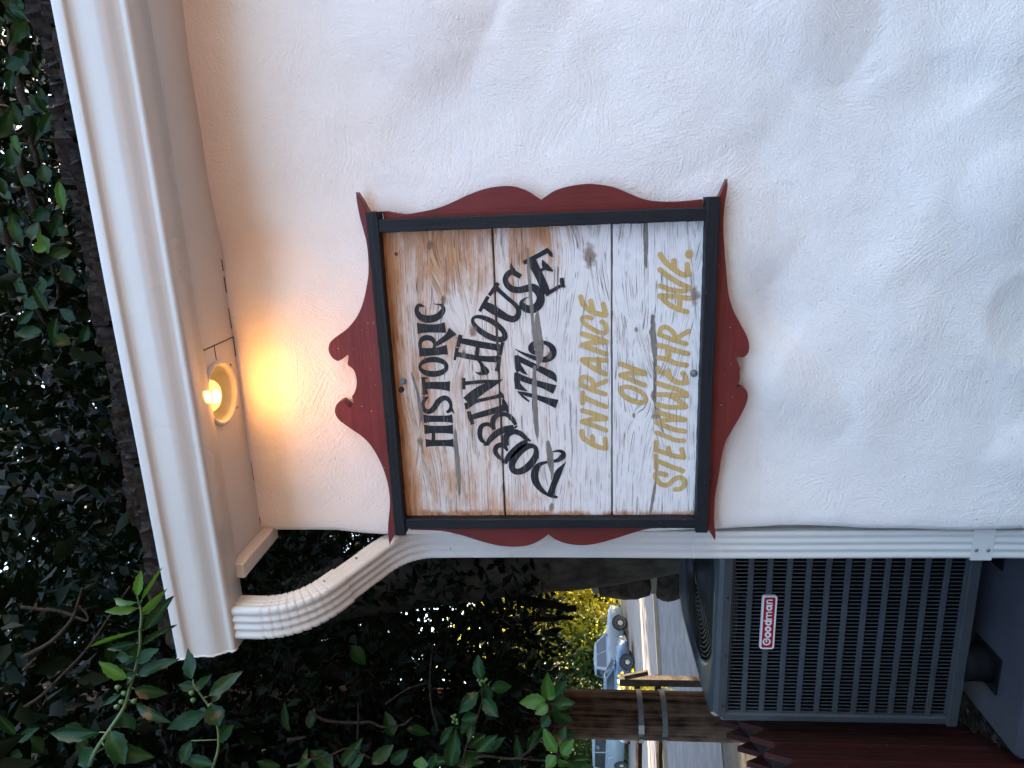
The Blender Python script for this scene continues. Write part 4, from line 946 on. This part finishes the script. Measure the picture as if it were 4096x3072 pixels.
for k in range(420):
    q = P[rt.randrange(len(P))]
    if q[1] < .6 or q[1] > 5.5: continue
    a = Vector(q); d = Vector((rt.gauss(0, 1), rt.gauss(0, .5), rt.gauss(.1, .7))).normalized(); l = rt.uniform(.25, .8); e = Vector((rt.gauss(0, 1), rt.gauss(0, 1), rt.gauss(0, 1)))*.09*l
    if not keep_main(np.array([a-d*l/2, a+d*l/2])).all(): continue
    r = rt.uniform(.003, .009); tw.tube([a-d*l/2, a-d*l*.15+e, a+d*l*.2-e*.5, a+d*l/2], [r, r*.85, r*.7, r*.5], 5)
tag(tw.build('twigs', M_TWIG, holly, True), kind='stuff')
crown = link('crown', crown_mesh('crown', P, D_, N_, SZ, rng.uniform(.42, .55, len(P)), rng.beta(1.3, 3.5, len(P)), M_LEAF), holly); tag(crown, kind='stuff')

for lb, n_, lo, hi, sz, base in (('dense evergreen tree filling the dark gaps behind the left hedge', 26000, (-20, 6.4, 4.0), (-6.5, 12.5, 14), .40, (-10.2, 9.9)), ('dense evergreen tree rising behind the roof', 17000, (-6.5, 7.8, 5.0), (1, 12.5, 13), .36, (-3, 10)), ('dark evergreen tree at the far left edge beyond the hedge', 14000, (-18, 1.5, 2.0), (-9, 6.6, 13), .34, (-13, 4)), ('dark evergreen tree behind the house roof, farthest right', 13000, (1, 8, 3.5), (8, 13, 12), .36, (4.5, 10.5)),
                                 ('dark holly hedge added out of view at left to block sky light', 15000, (-9, -9, .0), (-4.9, 1.3, 5.5), .24, (-6.5, -4)), ('broad evergreen across the yard behind the viewer, added to block low sky light, leftmost', 7000, (-17, -22, -.1), (-6, -15, 8), .62, (-11, -18)), ('broad evergreen across the yard behind the viewer, added to block low sky light, middle', 7000, (-6, -22, -.1), (5, -15, 7.5), .62, (0, -18)), ('broad evergreen across the yard behind the viewer, added to block low sky light, rightmost', 7000, (5, -22, -.1), (17, -15, 8.5), .62, (11, -18))):  # this row is out of view, added to block sky light
    b_ = Vector((base[0], base[1], gz(*base))); tr = thing('evergreen_tree', lb, 'tree', tuple(b_), 'dark evergreens around the house')
    MB().tube([b_+Vector((0, 0, -.2)), b_+Vector((.1, 0, 2.5)), b_+Vector((0, .1, 6 if base[1] > 0 else 4))], [.22, .17, .08], 10).build('trunk', M_BARKD, tr, True)
    ctr, ext = (np.array(lo)+np.array(hi))/2, (np.array(hi)-np.array(lo))/2
    def inside(p, ctr=ctr, ext=ext):
        q_ = np.abs((p-ctr)/ext); return ((q_**4).sum(1) < 1.25+.35*np.sin(p[:, 0]*1.7)*np.sin(p[:, 2]*1.3+p[:, 1])) & (p[:, 2] > lo[2]-.3)
    p, d, nn = scatter(rng, n_, lo, hi, inside, 10, .4)
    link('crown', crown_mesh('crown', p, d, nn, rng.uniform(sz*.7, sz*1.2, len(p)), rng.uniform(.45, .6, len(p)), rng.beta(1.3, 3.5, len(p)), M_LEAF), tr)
def leaf_at(b, t, wpx, kind, depth, parent, sc, org, rnd, face=None):
    B = PD(org[0]+b[0]/sc, org[1]+b[1]/sc, depth); T = PD(org[0]+t[0]/sc, org[1]+t[1]/sc, depth+rnd.uniform(-.03, .03))
    d = Vector(T-B); L_ = d.length; y = d.normalized(); view = Vector(-ray(org[0]+b[0]/sc, org[1]+b[1]/sc)).normalized()
    nrm = (view*1.0+Vector((rnd.uniform(-.3, .3), rnd.uniform(-.2, .2), rnd.uniform(.0, .7)))); nrm = (nrm-y*nrm.dot(y)).normalized(); x = y.cross(nrm)
    W = wpx/sc/FOC*depth*1.08; M = Matrix(((x.x*W, y.x*L_, nrm.x*L_*.8, B[0]), (x.y*W, y.y*L_, nrm.y*L_*.8, B[1]), (x.z*W, y.z*L_, nrm.z*L_*.8, B[2]), (0, 0, 0, 1)))
    return link('leaf', rnd.choice(LEAVES[kind]), parent, M)
def sprig(stem_px, stem_r, leaves, depth, org, sc, material, seed, berries=()):
    rnd = random.Random(seed); c = catmull([PD(org[0]+x/sc, org[1]+y/sc, depth+.006) for x, y in stem_px], 5)
    br = MB().tube(c, list(np.linspace(stem_r, stem_r*.55, len(c))), 7).build('branch', material, holly, True)
    def near(b): return min(c, key=lambda q: np.linalg.norm(q-PD(org[0]+b[0]/sc, org[1]+b[1]/sc, depth)))
    for q in leaves:
        b, t, w_ = q[:3]; kind = q[3] if len(q) > 3 else 'old'
        lf = leaf_at(b, t, w_, kind, depth+rnd.uniform(-.02, .02), br, sc, org, rnd)
        a = near(b); e = np.array(WORLD[lf].translation)
        if np.linalg.norm(a-e) > .004: MB().tube([a, (a+e)/2, e], [.0016, .0013, .0012], 5).build('leaf_stalk', material, br, True)
    for x, y in berries:
        p = PD(org[0]+x/sc, org[1]+y/sc, depth-.008); MB().lathe([(.0003, -.0055), (.0035, -.0045), (.0055, 0), (.0035, .0045), (.0003, .0055)], tuple(p), 'z', 10).build('berry', M_BERRY, br, True)
    return br
O5, S5 = (100, 2250), 2.0186
sprig([(520, 1640), (575, 1510), (690, 1340), (800, 1170), (850, 1000), (885, 890), (925, 700), (930, 560), (940, 430), (928, 345)], .0042,
 [((905,275),(945,65),72,'new'),((945,300),(1130,35),26,'new'),((905,320),(660,312),62,'new'),((910,370),(635,400),66,'new'),((932,420),(1125,245),60,'new'),((960,550),(1215,270),92),((945,670),(1215,490),52),((915,550),(520,690),30,'new'),
  ((900,655),(685,690),64),((945,650),(815,820),104),((900,800),(1050,700),92),((850,760),(710,770),82),((880,880),(760,820),46),((830,930),(580,815),92,'new'),((915,915),(1220,770),92),((905,905),(765,1000),104),((885,1020),(1135,1070),96),((775,1060),(600,1165),42),
  ((890,1135),(1175,1310),72),((780,1190),(870,1372),150),((690,1360),(800,1630),142),((600,1370),(140,1395),106),((575,1510),(400,1640),150),((660,1510),(1010,1580),132),((500,1500),(410,1440),92)], 1.45, O5, S5, M_STEMG, 1, [(748,1008),(800,1055),(780,1125),(740,1165),(880,1120)])
O4, S4 = (0, 2000), 1.547
sprig([(1310, 1672), (1350, 1540), (1345, 1400), (1300, 1290), (1230, 1190), (1195, 1140)], .0032,
 [((1195,1110),(1140,920),92),((1210,1175),(1325,1075),52),((1290,1215),(1490,1050),84),((1315,1250),(1370,1200),52),((1280,1310),(1005,1430),92),((1300,1265),(1365,1395),118),((1290,1310),(1180,1330),60),((1325,1640),(1120,1600),66),((1180,1490),(1110,1640),70)], 1.5, O4, S4, M_STEMG, 2, [(1185,1195),(1195,1238),(1302,1275)])
OB, SB = (1150, 2600), 1.8433
sprig([(1300, 900), (1310, 740), (1390, 520), (1430, 390), (1440, 215)], .004,
 [((1430,215),(1395,40),92),((1450,240),(1490,370),84),((1500,280),(1655,265),84),((1410,310),(1255,470),92),((1440,360),(1560,495),94),((1410,500),(1260,510),84),((1380,520),(1340,690),62),((1225,560),(1130,700),64),((1340,560),(1250,600),74),((1200,860),(1235,605),112),((1330,720),(1460,620),64),((1390,750),(1550,620),74),((1460,750),(1590,650),64),((1250,850),(1430,760),94),((980,880),(985,790),104,'new'),((1050,880),(1115,760),74)], 2.25, OB, SB, M_TWIG, 3,
 [(1405,222),(1420,240),(1435,225),(1450,232),(1465,215),(1425,255),(1215,490),(1235,480),(1228,505),(1248,515),(1222,530),(1250,540)])
sprig([(1380, 800), (1460, 780), (1700, 795), (1870, 655), (1920, 580), (1935, 450), (1925, 395)], .0045,
 [((1920,370),(1915,150),88,'new'),((1905,375),(1710,385),98,'new'),((1920,405),(1825,470),78,'new'),((1960,360),(2045,225),88),((1950,400),(2120,390),84),((1945,440),(2120,430),74),((1940,465),(2105,535),84),((1930,480),(1870,575),74),((1925,370),(1968,290),56,'new')], 2.25, OB, SB, M_TWIG, 4)
sprig([(1700, 795), (1900, 815), (1985, 770), (1990, 720)], .004,
 [((1985,760),(1880,580),88,'new'),((1990,720),(2050,560),74),((2020,770),(2100,670),84,'new'),((1980,780),(1900,870),84,'new'),((2000,800),(2090,880),74,'new'),((2060,640),(2115,585),54),((2040,830),(2230,800),70),((2050,850),(2260,870),70)], 2.2, OB, SB, M_TWIG, 5)
sprig([(0, 860), (150, 820), (330, 770), (450, 725), (620, 800)], .004,
 [((340,880),(170,740),112),((400,860),(540,655),84),((100,880),(140,730),44),((450,880),(560,760),74),((620,840),(780,700),94),((180,800),(60,900),60)], 2.2, OB, SB, M_TWIG, 6)
for pts, r, dp in (([(160,450),(290,520),(520,535),(610,530),(700,565),(850,550),(920,495)], .006, 2.5), ([(515,655),(522,520),(520,395)], .004, 2.45), ([(1110,600),(1060,400),(1050,200),(1070,-40)], .004, 2.6), ([(720,400),(880,290),(1030,240)], .004, 2.8), ([(0,665),(140,640)], .007, 2.4)):
    sprig(pts, r, [], dp, OB, SB, M_TWIG, 7)
for pts, r, dp in (([(-20,770),(210,640),(370,470),(430,320),(465,200)], .007, 2.2), ([(0,1165),(130,1080),(290,920),(500,700),(700,410),(850,190)], .006, 2.3), ([(-30,360),(120,378),(300,398),(490,470),(500,420),(430,345)], .006, 2.3), ([(-10,870),(90,770)], .006, 2.1)):
    sprig(pts, r, [], dp, O5, S5, M_TWIG, 8)
# leaves crowding over the shingles, and more along the left margin
rnd = random.Random(31)
brs = [limb([PY(20, -60, 1.2), PY(60, 260, .9), PY(120, 520, .7), PY(180, 820, .7)], .02, .007, M_TWIG, 'branch'), limb([PY(-40, 300, 1.0), PY(60, 620, .8), PY(160, 900, .7), PY(240, 1200, .7)], .018, .007, M_TWIG, 'branch'), limb([PY(0, 900, .8), PY(100, 1150, .7), PY(180, 1300, .7)], .016, .006, M_TWIG, 'branch')]
for k in range(64):
    iy = rnd.uniform(-20, 1350); edge = 150+.185*iy; ix = rnd.uniform(-20, edge-30); dp = rnd.uniform(2.45, 2.9); L_ = rnd.uniform(75, 135); a = rnd.uniform(0, 6.28)
    t_ = (ix+L_*math.cos(a)*.8, iy+L_*math.sin(a))
    if t_[0] > edge: t_ = (ix-L_*.5, t_[1])
    leaf_at((ix, iy), t_, rnd.uniform(32, 52), 'new' if rnd.random() < .10 else 'old', dp, brs[k % 3], 1, (0, 0), rnd)
bl = limb([PD(500, 3120, 2.3), PD(1000, 3100, 2.4), PD(1500, 3110, 2.4), PD(2100, 3100, 2.5)], .014, .008, M_TWIG, 'branch')
for k in range(20):
    ix = rnd.uniform(20, 2150); iy = rnd.uniform(2900, 3090) if rnd.random() < .75 else rnd.uniform(2550, 2900); dp = rnd.uniform(2.35, 2.9); L_ = rnd.uniform(80, 130); a = rnd.uniform(0, 6.28)
    leaf_at((ix, iy), (ix+L_*math.cos(a), iy+L_*math.sin(a)), rnd.uniform(32, 54), 'old', dp, bl, 1, (0, 0), rnd)

# ------------------------------------------------------------------ litter on the soil by the pad
rng2 = np.random.default_rng(9); n_ = 900
p = np.c_[rng2.uniform(-2.5, -1.9, n_), rng2.uniform(-.3, 1.2, n_), np.full(n_, -.105)+rng2.uniform(0, .012, n_)]
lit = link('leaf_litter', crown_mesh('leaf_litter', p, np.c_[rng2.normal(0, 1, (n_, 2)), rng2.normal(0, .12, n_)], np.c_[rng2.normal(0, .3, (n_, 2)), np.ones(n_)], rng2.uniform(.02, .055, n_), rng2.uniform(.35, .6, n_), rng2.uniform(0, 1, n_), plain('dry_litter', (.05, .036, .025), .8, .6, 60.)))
tag(lit, 'scattered dry brown leaf litter on dark soil beside the pad', 'leaf litter', kind='stuff')
q = PZ(3972, 3014, -.095); yl = link('fallen_leaf', leaf_hi('fallen_leaf', plain('yellowed_leaf', (.30, .22, .06), .6, .2, 60.), .25, .3, False, 2), None, Matrix.Translation(q) @ Matrix.Rotation(2.2, 4, 'Z') @ Matrix.Diagonal((.04, .06, .06, 1)))
tag(yl, 'single yellowed fallen leaf on dark soil near the pad corner', 'leaf')
#==FAR==
# ------------------------------------------------------------------ street: rail fence, cars, trees
def far_tree(s, d, h, r, n, material, name, label, seed, lsz=.34, trunk_h=.28, loc=None):
    g = np.random.default_rng(seed); base = Vector(loc) if loc is not None else Vector(street(s, d, 0))
    t = thing(name, label, 'tree', tuple(base), 'trees along the far side of the street')
    m = MB().tube([base+Vector((0, 0, -.2)), base+Vector((.1, 0, h*.25)), base+Vector((0, .1, h*.5)), base+Vector((.1, 0, h*.85))], [r*.085, r*.065, r*.05, r*.01], 9)
    rr_ = random.Random(seed)
    for k in range(6):
        a = rr_.uniform(0, 6.28); z = h*rr_.uniform(.25, .6); m.tube([base+Vector((0, 0, z)), base+Vector((math.cos(a)*r*.35, math.sin(a)*r*.35, z+h*.1)), base+Vector((math.cos(a)*r*.7, math.sin(a)*r*.7, z+h*.16))], [r*.03, r*.02, r*.008], 6)
    m.build('trunk', M_BARKD, t, True)
    c = g.normal(0, 1, (n//16, 3)); c /= np.linalg.norm(c, axis=1)[:, None]; c *= (g.uniform(.25, 1, len(c))**.4)[:, None]
    c = c*np.array((r, r, h*(1-trunk_h)/2))*(1+.18*np.sin(c[:, :1]*5+seed))+np.array((base.x, base.y, base.z+h*trunk_h+h*(1-trunk_h)/2))
    p = np.repeat(c, 16, 0); off = g.normal(0, r*.12, p.shape); p = p+off
    link('crown', crown_mesh('crown', p, off+g.normal(0, .2, p.shape), g.normal(0, .6, p.shape)+np.array((0, 0, .8)), g.uniform(lsz*.6, lsz*1.2, len(p)), g.uniform(.5, .8, len(p)), g.uniform(0, 1, len(p)), material), t)
    return t
for k, (s, d, h, r, mt, nm, lb) in enumerate((
    (3.6, 46, 9, 3.6, M_FARLEAF, 'sunlit_tree', 'yellow green sunlit tree behind the parked cars, nearest the stone wall'),
    (-1.0, 47, 9, 3.9, M_FARLEAF2, 'green_tree', 'mid green leafy tree directly behind the parked blue car'),
    (-6.2, 50, 9, 3.8, M_FARLEAF2, 'green_tree', 'mid green tree behind the utility pole across the street'),
    (-10.5, 46, 8, 3.2, M_FARLEAF, 'sunlit_tree', 'yellow green sunlit tree across the street, left of the utility pole'),
    (-15.0, 52, 11, 4.4, M_FARLEAF2, 'green_tree', 'tall green tree at far left across the street'),
    (7.5, 55, 12, 4.6, M_FARLEAF, 'sunlit_tree', 'tall sunlit tree behind the leaning trunk and stone wall'),
    (1.0, 66, 15, 5.5, M_FARLEAF, 'sunlit_tree', 'tallest sunlit tree farthest back beyond the parked cars'),
    (-8.0, 68, 16, 6.0, M_FARLEAF2, 'green_tree', 'broad green tree farthest back behind the hedge gaps'))):
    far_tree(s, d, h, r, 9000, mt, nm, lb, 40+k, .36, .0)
for k, (s, d, h, r) in enumerate(((13, 18.5, 10, 3.6), (14, 24.0, 10, 3.6), (20, 15, 10, 4.0), (14.5, 27.8, 10, 3.0), (14, 36.8, 10, 3.5), (15, 43, 11, 3.8))):  # trees out of view, added to shade the road and cars
    far_tree(s, d, h, r, 4200, M_FARLEAF2, 'shade_tree', ('street tree shading the road', 'street tree by the pavement', 'broad street tree near the corner', 'street tree beside the kerb', 'tree shading the parked cars', 'farthest tree shading the lawn')[k]+', unseen behind the house, added to cast shade', 60+k, .55, .22)

srf = thing('split_rail_fence', 'weathered split rail fence running behind the utility pole', 'fence', street(-4, 9.5))
def at_px(ix, iy, D): return Vector(PD(ix, iy, D))
for V in (2552, 2636):
    a, b = at_px(V-4, 2700, 11.5), at_px(V+6, 3230, 10.6)
    rs = random.Random(V); m = MB().tube([a.lerp(b, t)+Vector((0, 0, rs.uniform(-.012, .012))) for t in np.linspace(0, 1, 9)], .052, 7); m.build('rail', M_RAIL, srf)
for iy, D in ((2722, 11.45), (3150, 10.75)):
    a = at_px(2478, iy, D); MB().cbox((a.x-.065, a.y-.065, gz(a.x, a.y)-.2), (a.x+.065, a.y+.065, a.z), .012).build('post', M_RAIL, srf)
a, b = at_px(2500, 2708, 11.3), at_px(2590, 2690, 11.2)
MB().tube([a, b], .045, 7).build('rail', M_RAIL, srf)
g = np.random.default_rng(77); bc = Vector(at_px(2480, 2752, 12.4)); bush = thing('flowering_bush', 'small bush with pale flowers beside the split rail fence', 'bush', (bc.x, bc.y, gz(bc.x, bc.y)))
n_ = 700; c = g.normal(0, .42, (n_, 3))*np.array((.22, .22, .6)); c[:, 2] = np.clip(c[:, 2], -.9, .20); p = c+np.array((bc.x, bc.y, bc.z-.25))
link('foliage', crown_mesh('foliage', p, c+g.normal(0, .1, c.shape), g.normal(0, .6, c.shape)+np.array((0, 0, 1)), g.uniform(.05, .10, n_), g.uniform(.4, .7, n_), g.uniform(.3, 1, n_), M_FARLEAF), bush)
k_ = c[:, 2] > .02; pf = p[k_][:160]
link('blossom', crown_mesh('blossom', pf+np.array((0, -.05, .04)), g.normal(0, 1, pf.shape), g.normal(0, .3, pf.shape)+np.array((.5, -.7, .6)), g.uniform(.05, .08, len(pf)), g.uniform(.8, 1, len(pf)), g.uniform(0, 1, len(pf)), plain('pale_petal', (.70, .66, .50), .7)), bush)

def car(name, label, cat, paint, front, yaw, L, W, hood, cab, belt, bed=None, wheels=(.9, 3.5), wr=.34):
    """front: ground point under the front axle; car runs back from there. profile coordinates: x back from the nose"""
    t = thing(name, label, cat, tuple(front)); fx = wheels[0]
    M = Matrix.Translation(front) @ Matrix.Rotation(yaw, 4, 'Z') @ Matrix.Translation((fx, 0, 0)) @ Matrix.Diagonal((-1, 1, 1, 1))
    st = np.linspace(0, L, 25); v = []; n = 10
    for x in st:
        e = min(x, L-x); k = min(1, .80+.20*math.sqrt(min(1, e/.55))); zt = float(np.interp(x, [q[0] for q in hood], [q[1] for q in hood])); zb = .20+.12*max(0, 1-e/.5)
        w_ = W/2*k
        for y, z in ((-w_*.86, zb), (-w_*.98, zb+.08), (-w_, (zb+zt)/2), (-w_*.985, zt-.14), (-w_*.90, zt-.02), (w_*.90, zt-.02), (w_*.985, zt-.14), (w_, (zb+zt)/2), (w_*.98, zb+.08), (w_*.86, zb)): v.append(M @ Vector((x, y, z)))
    f = [(i*n+j, i*n+(j+1) % n, (i+1)*n+(j+1) % n, (i+1)*n+j) for i in range(24) for j in range(n)] + [tuple(range(n)), tuple(24*n+j for j in range(n-1, -1, -1))]
    body = mk('body', v, f, paint, t, True); fold_normals(body)
    (xa, za), (xb, zb_), (xc, zc), (xd, zd) = cab; wb, wt = W/2*.90, W/2*.72
    cv = []
    for x, z, ww in ((xa, za, wb), (xb, zb_, wt), (xb+.12, zb_+.04, wt*.96), ((xb+xc)/2, zb_+.07, wt*.96), (xc-.12, zc+.03, wt*.96), (xc, zc, wt), (xd, zd, wb)): cv += [M @ Vector((x, -ww, z)), M @ Vector((x, ww, z))]
    cf = [(2*i, 2*i+1, 2*i+3, 2*i+2) for i in range(6)] + [tuple(range(0, 14, 2)), tuple(range(13, 0, -2))]
    cabn = mk('cabin', cv, cf, paint, t); fold_normals(cabn)
    def quad(nm, pts, mt, par, off):
        P_ = [M @ Vector(p_) for p_ in pts]; nn = (P_[1]-P_[0]).cross(P_[2]-P_[0]).normalized(); ctr = sum(P_, Vector())/len(P_); cc = M @ Vector(((xa+xd)/2, 0, (za+zb_)/2))
        if nn.dot(ctr-cc) < 0: nn = -nn
        P_ = [p_+nn*off for p_ in P_]; return mk(nm, P_+[p_-nn*off*.8 for p_ in P_], [tuple(range(len(P_)))]+[(i, (i+1) % len(P_), len(P_)+(i+1) % len(P_), len(P_)+i) for i in range(len(P_))], mt, par)
    def lp(a, b, t_): return tuple(a[i]+(b[i]-a[i])*t_ for i in range(3))
    fa, fb, fc, fd = (xa, -wb, za), (xb, -wt, zb_), (xb, wt, zb_), (xa, wb, za)
    quad('windscreen', [lp(lp(fa, fb, .10), lp(fd, fc, .10), .07), lp(lp(fa, fb, .93), lp(fd, fc, .93), .07), lp(lp(fa, fb, .93), lp(fd, fc, .93), .93), lp(lp(fa, fb, .10), lp(fd, fc, .10), .93)], M_GLASS, cabn, .012)
    ra, rb, rc, rd = (xd, -wb, zd), (xc, -wt, zc), (xc, wt, zc), (xd, wb, zd)
    quad('rear_window', [lp(lp(ra, rb, .15), lp(rd, rc, .15), .08), lp(lp(ra, rb, .9), lp(rd, rc, .9), .08), lp(lp(ra, rb, .9), lp(rd, rc, .9), .92), lp(lp(ra, rb, .15), lp(rd, rc, .15), .92)], M_GLASS, cabn, .012)
    for sgn in (-1, 1):
        a_, b_, c_, d_ = (xa, sgn*wb, za), (xb, sgn*wt, zb_), (xc, sgn*wt, zc), (xd, sgn*wb, zd)
        lo = lambda u: lp(lp(a_, d_, u), lp(b_, c_, u), .12); hi = lambda u: lp(lp(a_, d_, u), lp(b_, c_, u), .88)
        nwin = 2 if xd-xa > 2 else 1
        for w2 in range(nwin):
            u0, u1 = .07+(.88/nwin)*w2, .07+(.88/nwin)*(w2+1)-.035; quad('side_window', [lo(u0), hi(u0), hi(u1), lo(u1)], M_GLASS, cabn, .012)
        for x in wheels:
            c_ = M @ Vector((x, sgn*(W/2-.10), wr)); ax = (M.to_3x3() @ Vector((0, 1, 0))).normalized(); R = Matrix.Translation(c_) @ ax.to_track_quat('Z', 'Y').to_matrix().to_4x4()
            def wl(prof, nm, mt, par, nn=24):
                q_ = MB().lathe(prof, (0, 0, 0), 'z', nn); q_.v = [tuple(R @ Vector(p_)) for p_ in q_.v]; return fold_normals(q_.build(nm, mt, par, True))
            s1 = sgn*(1 if ax.dot(M.to_3x3() @ Vector((0, 1, 0))) > 0 else -1)
            wh = wl([(.0005, -.11), (wr*.9, -.11), (wr, -.08), (wr, .08), (wr*.93, .11), (wr*.66, .115), (.0005, .10)] if s1 > 0 else [(.0005, .11), (wr*.9, .11), (wr, .08), (wr, -.08), (wr*.93, -.11), (wr*.66, -.115), (.0005, -.10)], 'wheel', M_TYRE, t)
            rim_ = wl([(wr*.66, .118*s1), (wr*.60, .10*s1), (wr*.2, .112*s1), (.0005, .125*s1)], 'rim', M_RIM, wh)
            for k2 in range(5):
                a2 = k2*2*math.pi/5+.3; h_ = MB().lathe([(.045, .119*s1), (.0005, .1195*s1)], (wr*.42*math.cos(a2), wr*.42*math.sin(a2), 0), 'z', 8); h_.v = [tuple(R @ Vector(p_)) for p_ in h_.v]; h_.build('rim_hole', M_HOLE, rim_)
            arch = [(x+ (wr+.06)*math.cos(q_), sgn*(W/2+.004), wr+(wr+.06)*math.sin(q_)) for q_ in np.linspace(0, math.pi, 14)]
            MB().add([M @ Vector(p_) for p_ in arch]+[M @ Vector((x+(p_[0]-x)*.5, sgn*(W/2+.004), wr+(p_[2]-wr)*.5)) for p_ in arch], [(i, i+1, 15+i, 14+i) for i in range(13)]).build('wheel_arch', M_HOLE, t)
        zl = float(np.interp(.12, [q[0] for q in hood], [q[1] for q in hood]))
        for nm, mt, x0, x1 in (('headlight', M_LAMPCLR, -.015, .16), ('tail_light', M_LAMPRED, L-.10, L+.012)):
            m_ = MB().cbox((x0, sgn*W*.27 if sgn > 0 else -W*.42, zl-.24), (x1, W*.42 if sgn > 0 else -W*.27, zl-.08), .02, M); m_.build(nm, mt, t)
        mm = MB().cbox((xa+.15, sgn*(W/2*.92) if sgn > 0 else -W/2*1.1, za+.0), (xa+.27, W/2*1.1 if sgn > 0 else -W/2*.92, za+.14), .03, M); mm.build('wing_mirror', paint, t)
        MB().box((L*.42, sgn*W/2*1.0-.012, belt-.10), (L*.42+.16, sgn*W/2*1.0+.012, belt-.075), M).build('door_handle', M_CHROME, t)
    MB().cbox((-.05, -W*.40, .30), (.10, W*.40, .46), .03, M).build('bumper', M_RUBBER if paint is not M_CARBLUE else paint, t)
    MB().cbox((-.02, -W*.22, zl-.24), (.05, W*.22, zl-.10), .015, M).build('grille', M_GUARD, t)
    MB().cbox((L-.08, -W*.42, .32), (L+.05, W*.42, .48), .03, M).build('bumper', M_RUBBER, t)
    if bed:
        x0, x1, z0 = bed; MB().box((x0, -W*.38, z0), (x1, W*.38, z0+.006), M).build('cargo_bed', M_RUBBER, t)
    return t
fw = PZ(2538, 2631, STREET_Z); yaw0 = math.atan2(ES[1], ES[0])
car('sedan', 'pale blue grey sedan facing right, parked across the street beyond the rail fence', 'car', M_CARBLUE, Vector((fw[0], fw[1], STREET_Z))-Vector((ED[0], ED[1], 0))*-.85, yaw0-.22, 4.6, 1.78,
    [(0, .62), (.25, .74), (1.2, .93), (1.5, .97), (3.6, 1.0), (4.45, .98), (4.6, .8)], [(.95, .93), (1.75, 1.41), (3.1, 1.41), (4.0, .99)], .95)
q = Vector(street(1.35, 39.6, 0)); q.z = STREET_Z
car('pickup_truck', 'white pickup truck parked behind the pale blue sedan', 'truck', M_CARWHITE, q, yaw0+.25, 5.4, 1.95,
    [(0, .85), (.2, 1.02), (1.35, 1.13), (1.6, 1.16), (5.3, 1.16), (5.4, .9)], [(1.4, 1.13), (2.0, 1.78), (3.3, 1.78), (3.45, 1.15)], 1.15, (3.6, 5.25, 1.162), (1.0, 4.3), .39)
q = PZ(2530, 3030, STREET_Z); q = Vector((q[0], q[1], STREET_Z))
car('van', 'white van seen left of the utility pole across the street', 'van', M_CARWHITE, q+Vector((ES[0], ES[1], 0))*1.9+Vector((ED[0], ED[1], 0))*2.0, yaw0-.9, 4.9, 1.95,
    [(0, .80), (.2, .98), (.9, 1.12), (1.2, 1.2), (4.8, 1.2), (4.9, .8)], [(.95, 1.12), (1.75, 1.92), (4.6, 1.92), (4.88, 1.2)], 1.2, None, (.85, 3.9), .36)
m = MB(); c = Vector(street(-17.5, 27.0)); bw = thing('brick_wall', 'low reddish brown brick wall at the far left across the street', 'brick wall', tuple(c))
MB().box((-2.8, -.1, -.1), (2.8, .1, 1.9), Matrix.Translation(c) @ Matrix.Rotation(yaw0, 4, 'Z')).build('brickwork', plain('red_brown_brick', (.16, .075, .055), .9, .3, 9., .4, 30.), bw)
MB().box((-2.85, -.14, 1.902), (2.85, .14, 1.99), Matrix.Translation(c) @ Matrix.Rotation(yaw0, 4, 'Z')).build('coping', M_CONC, bw)
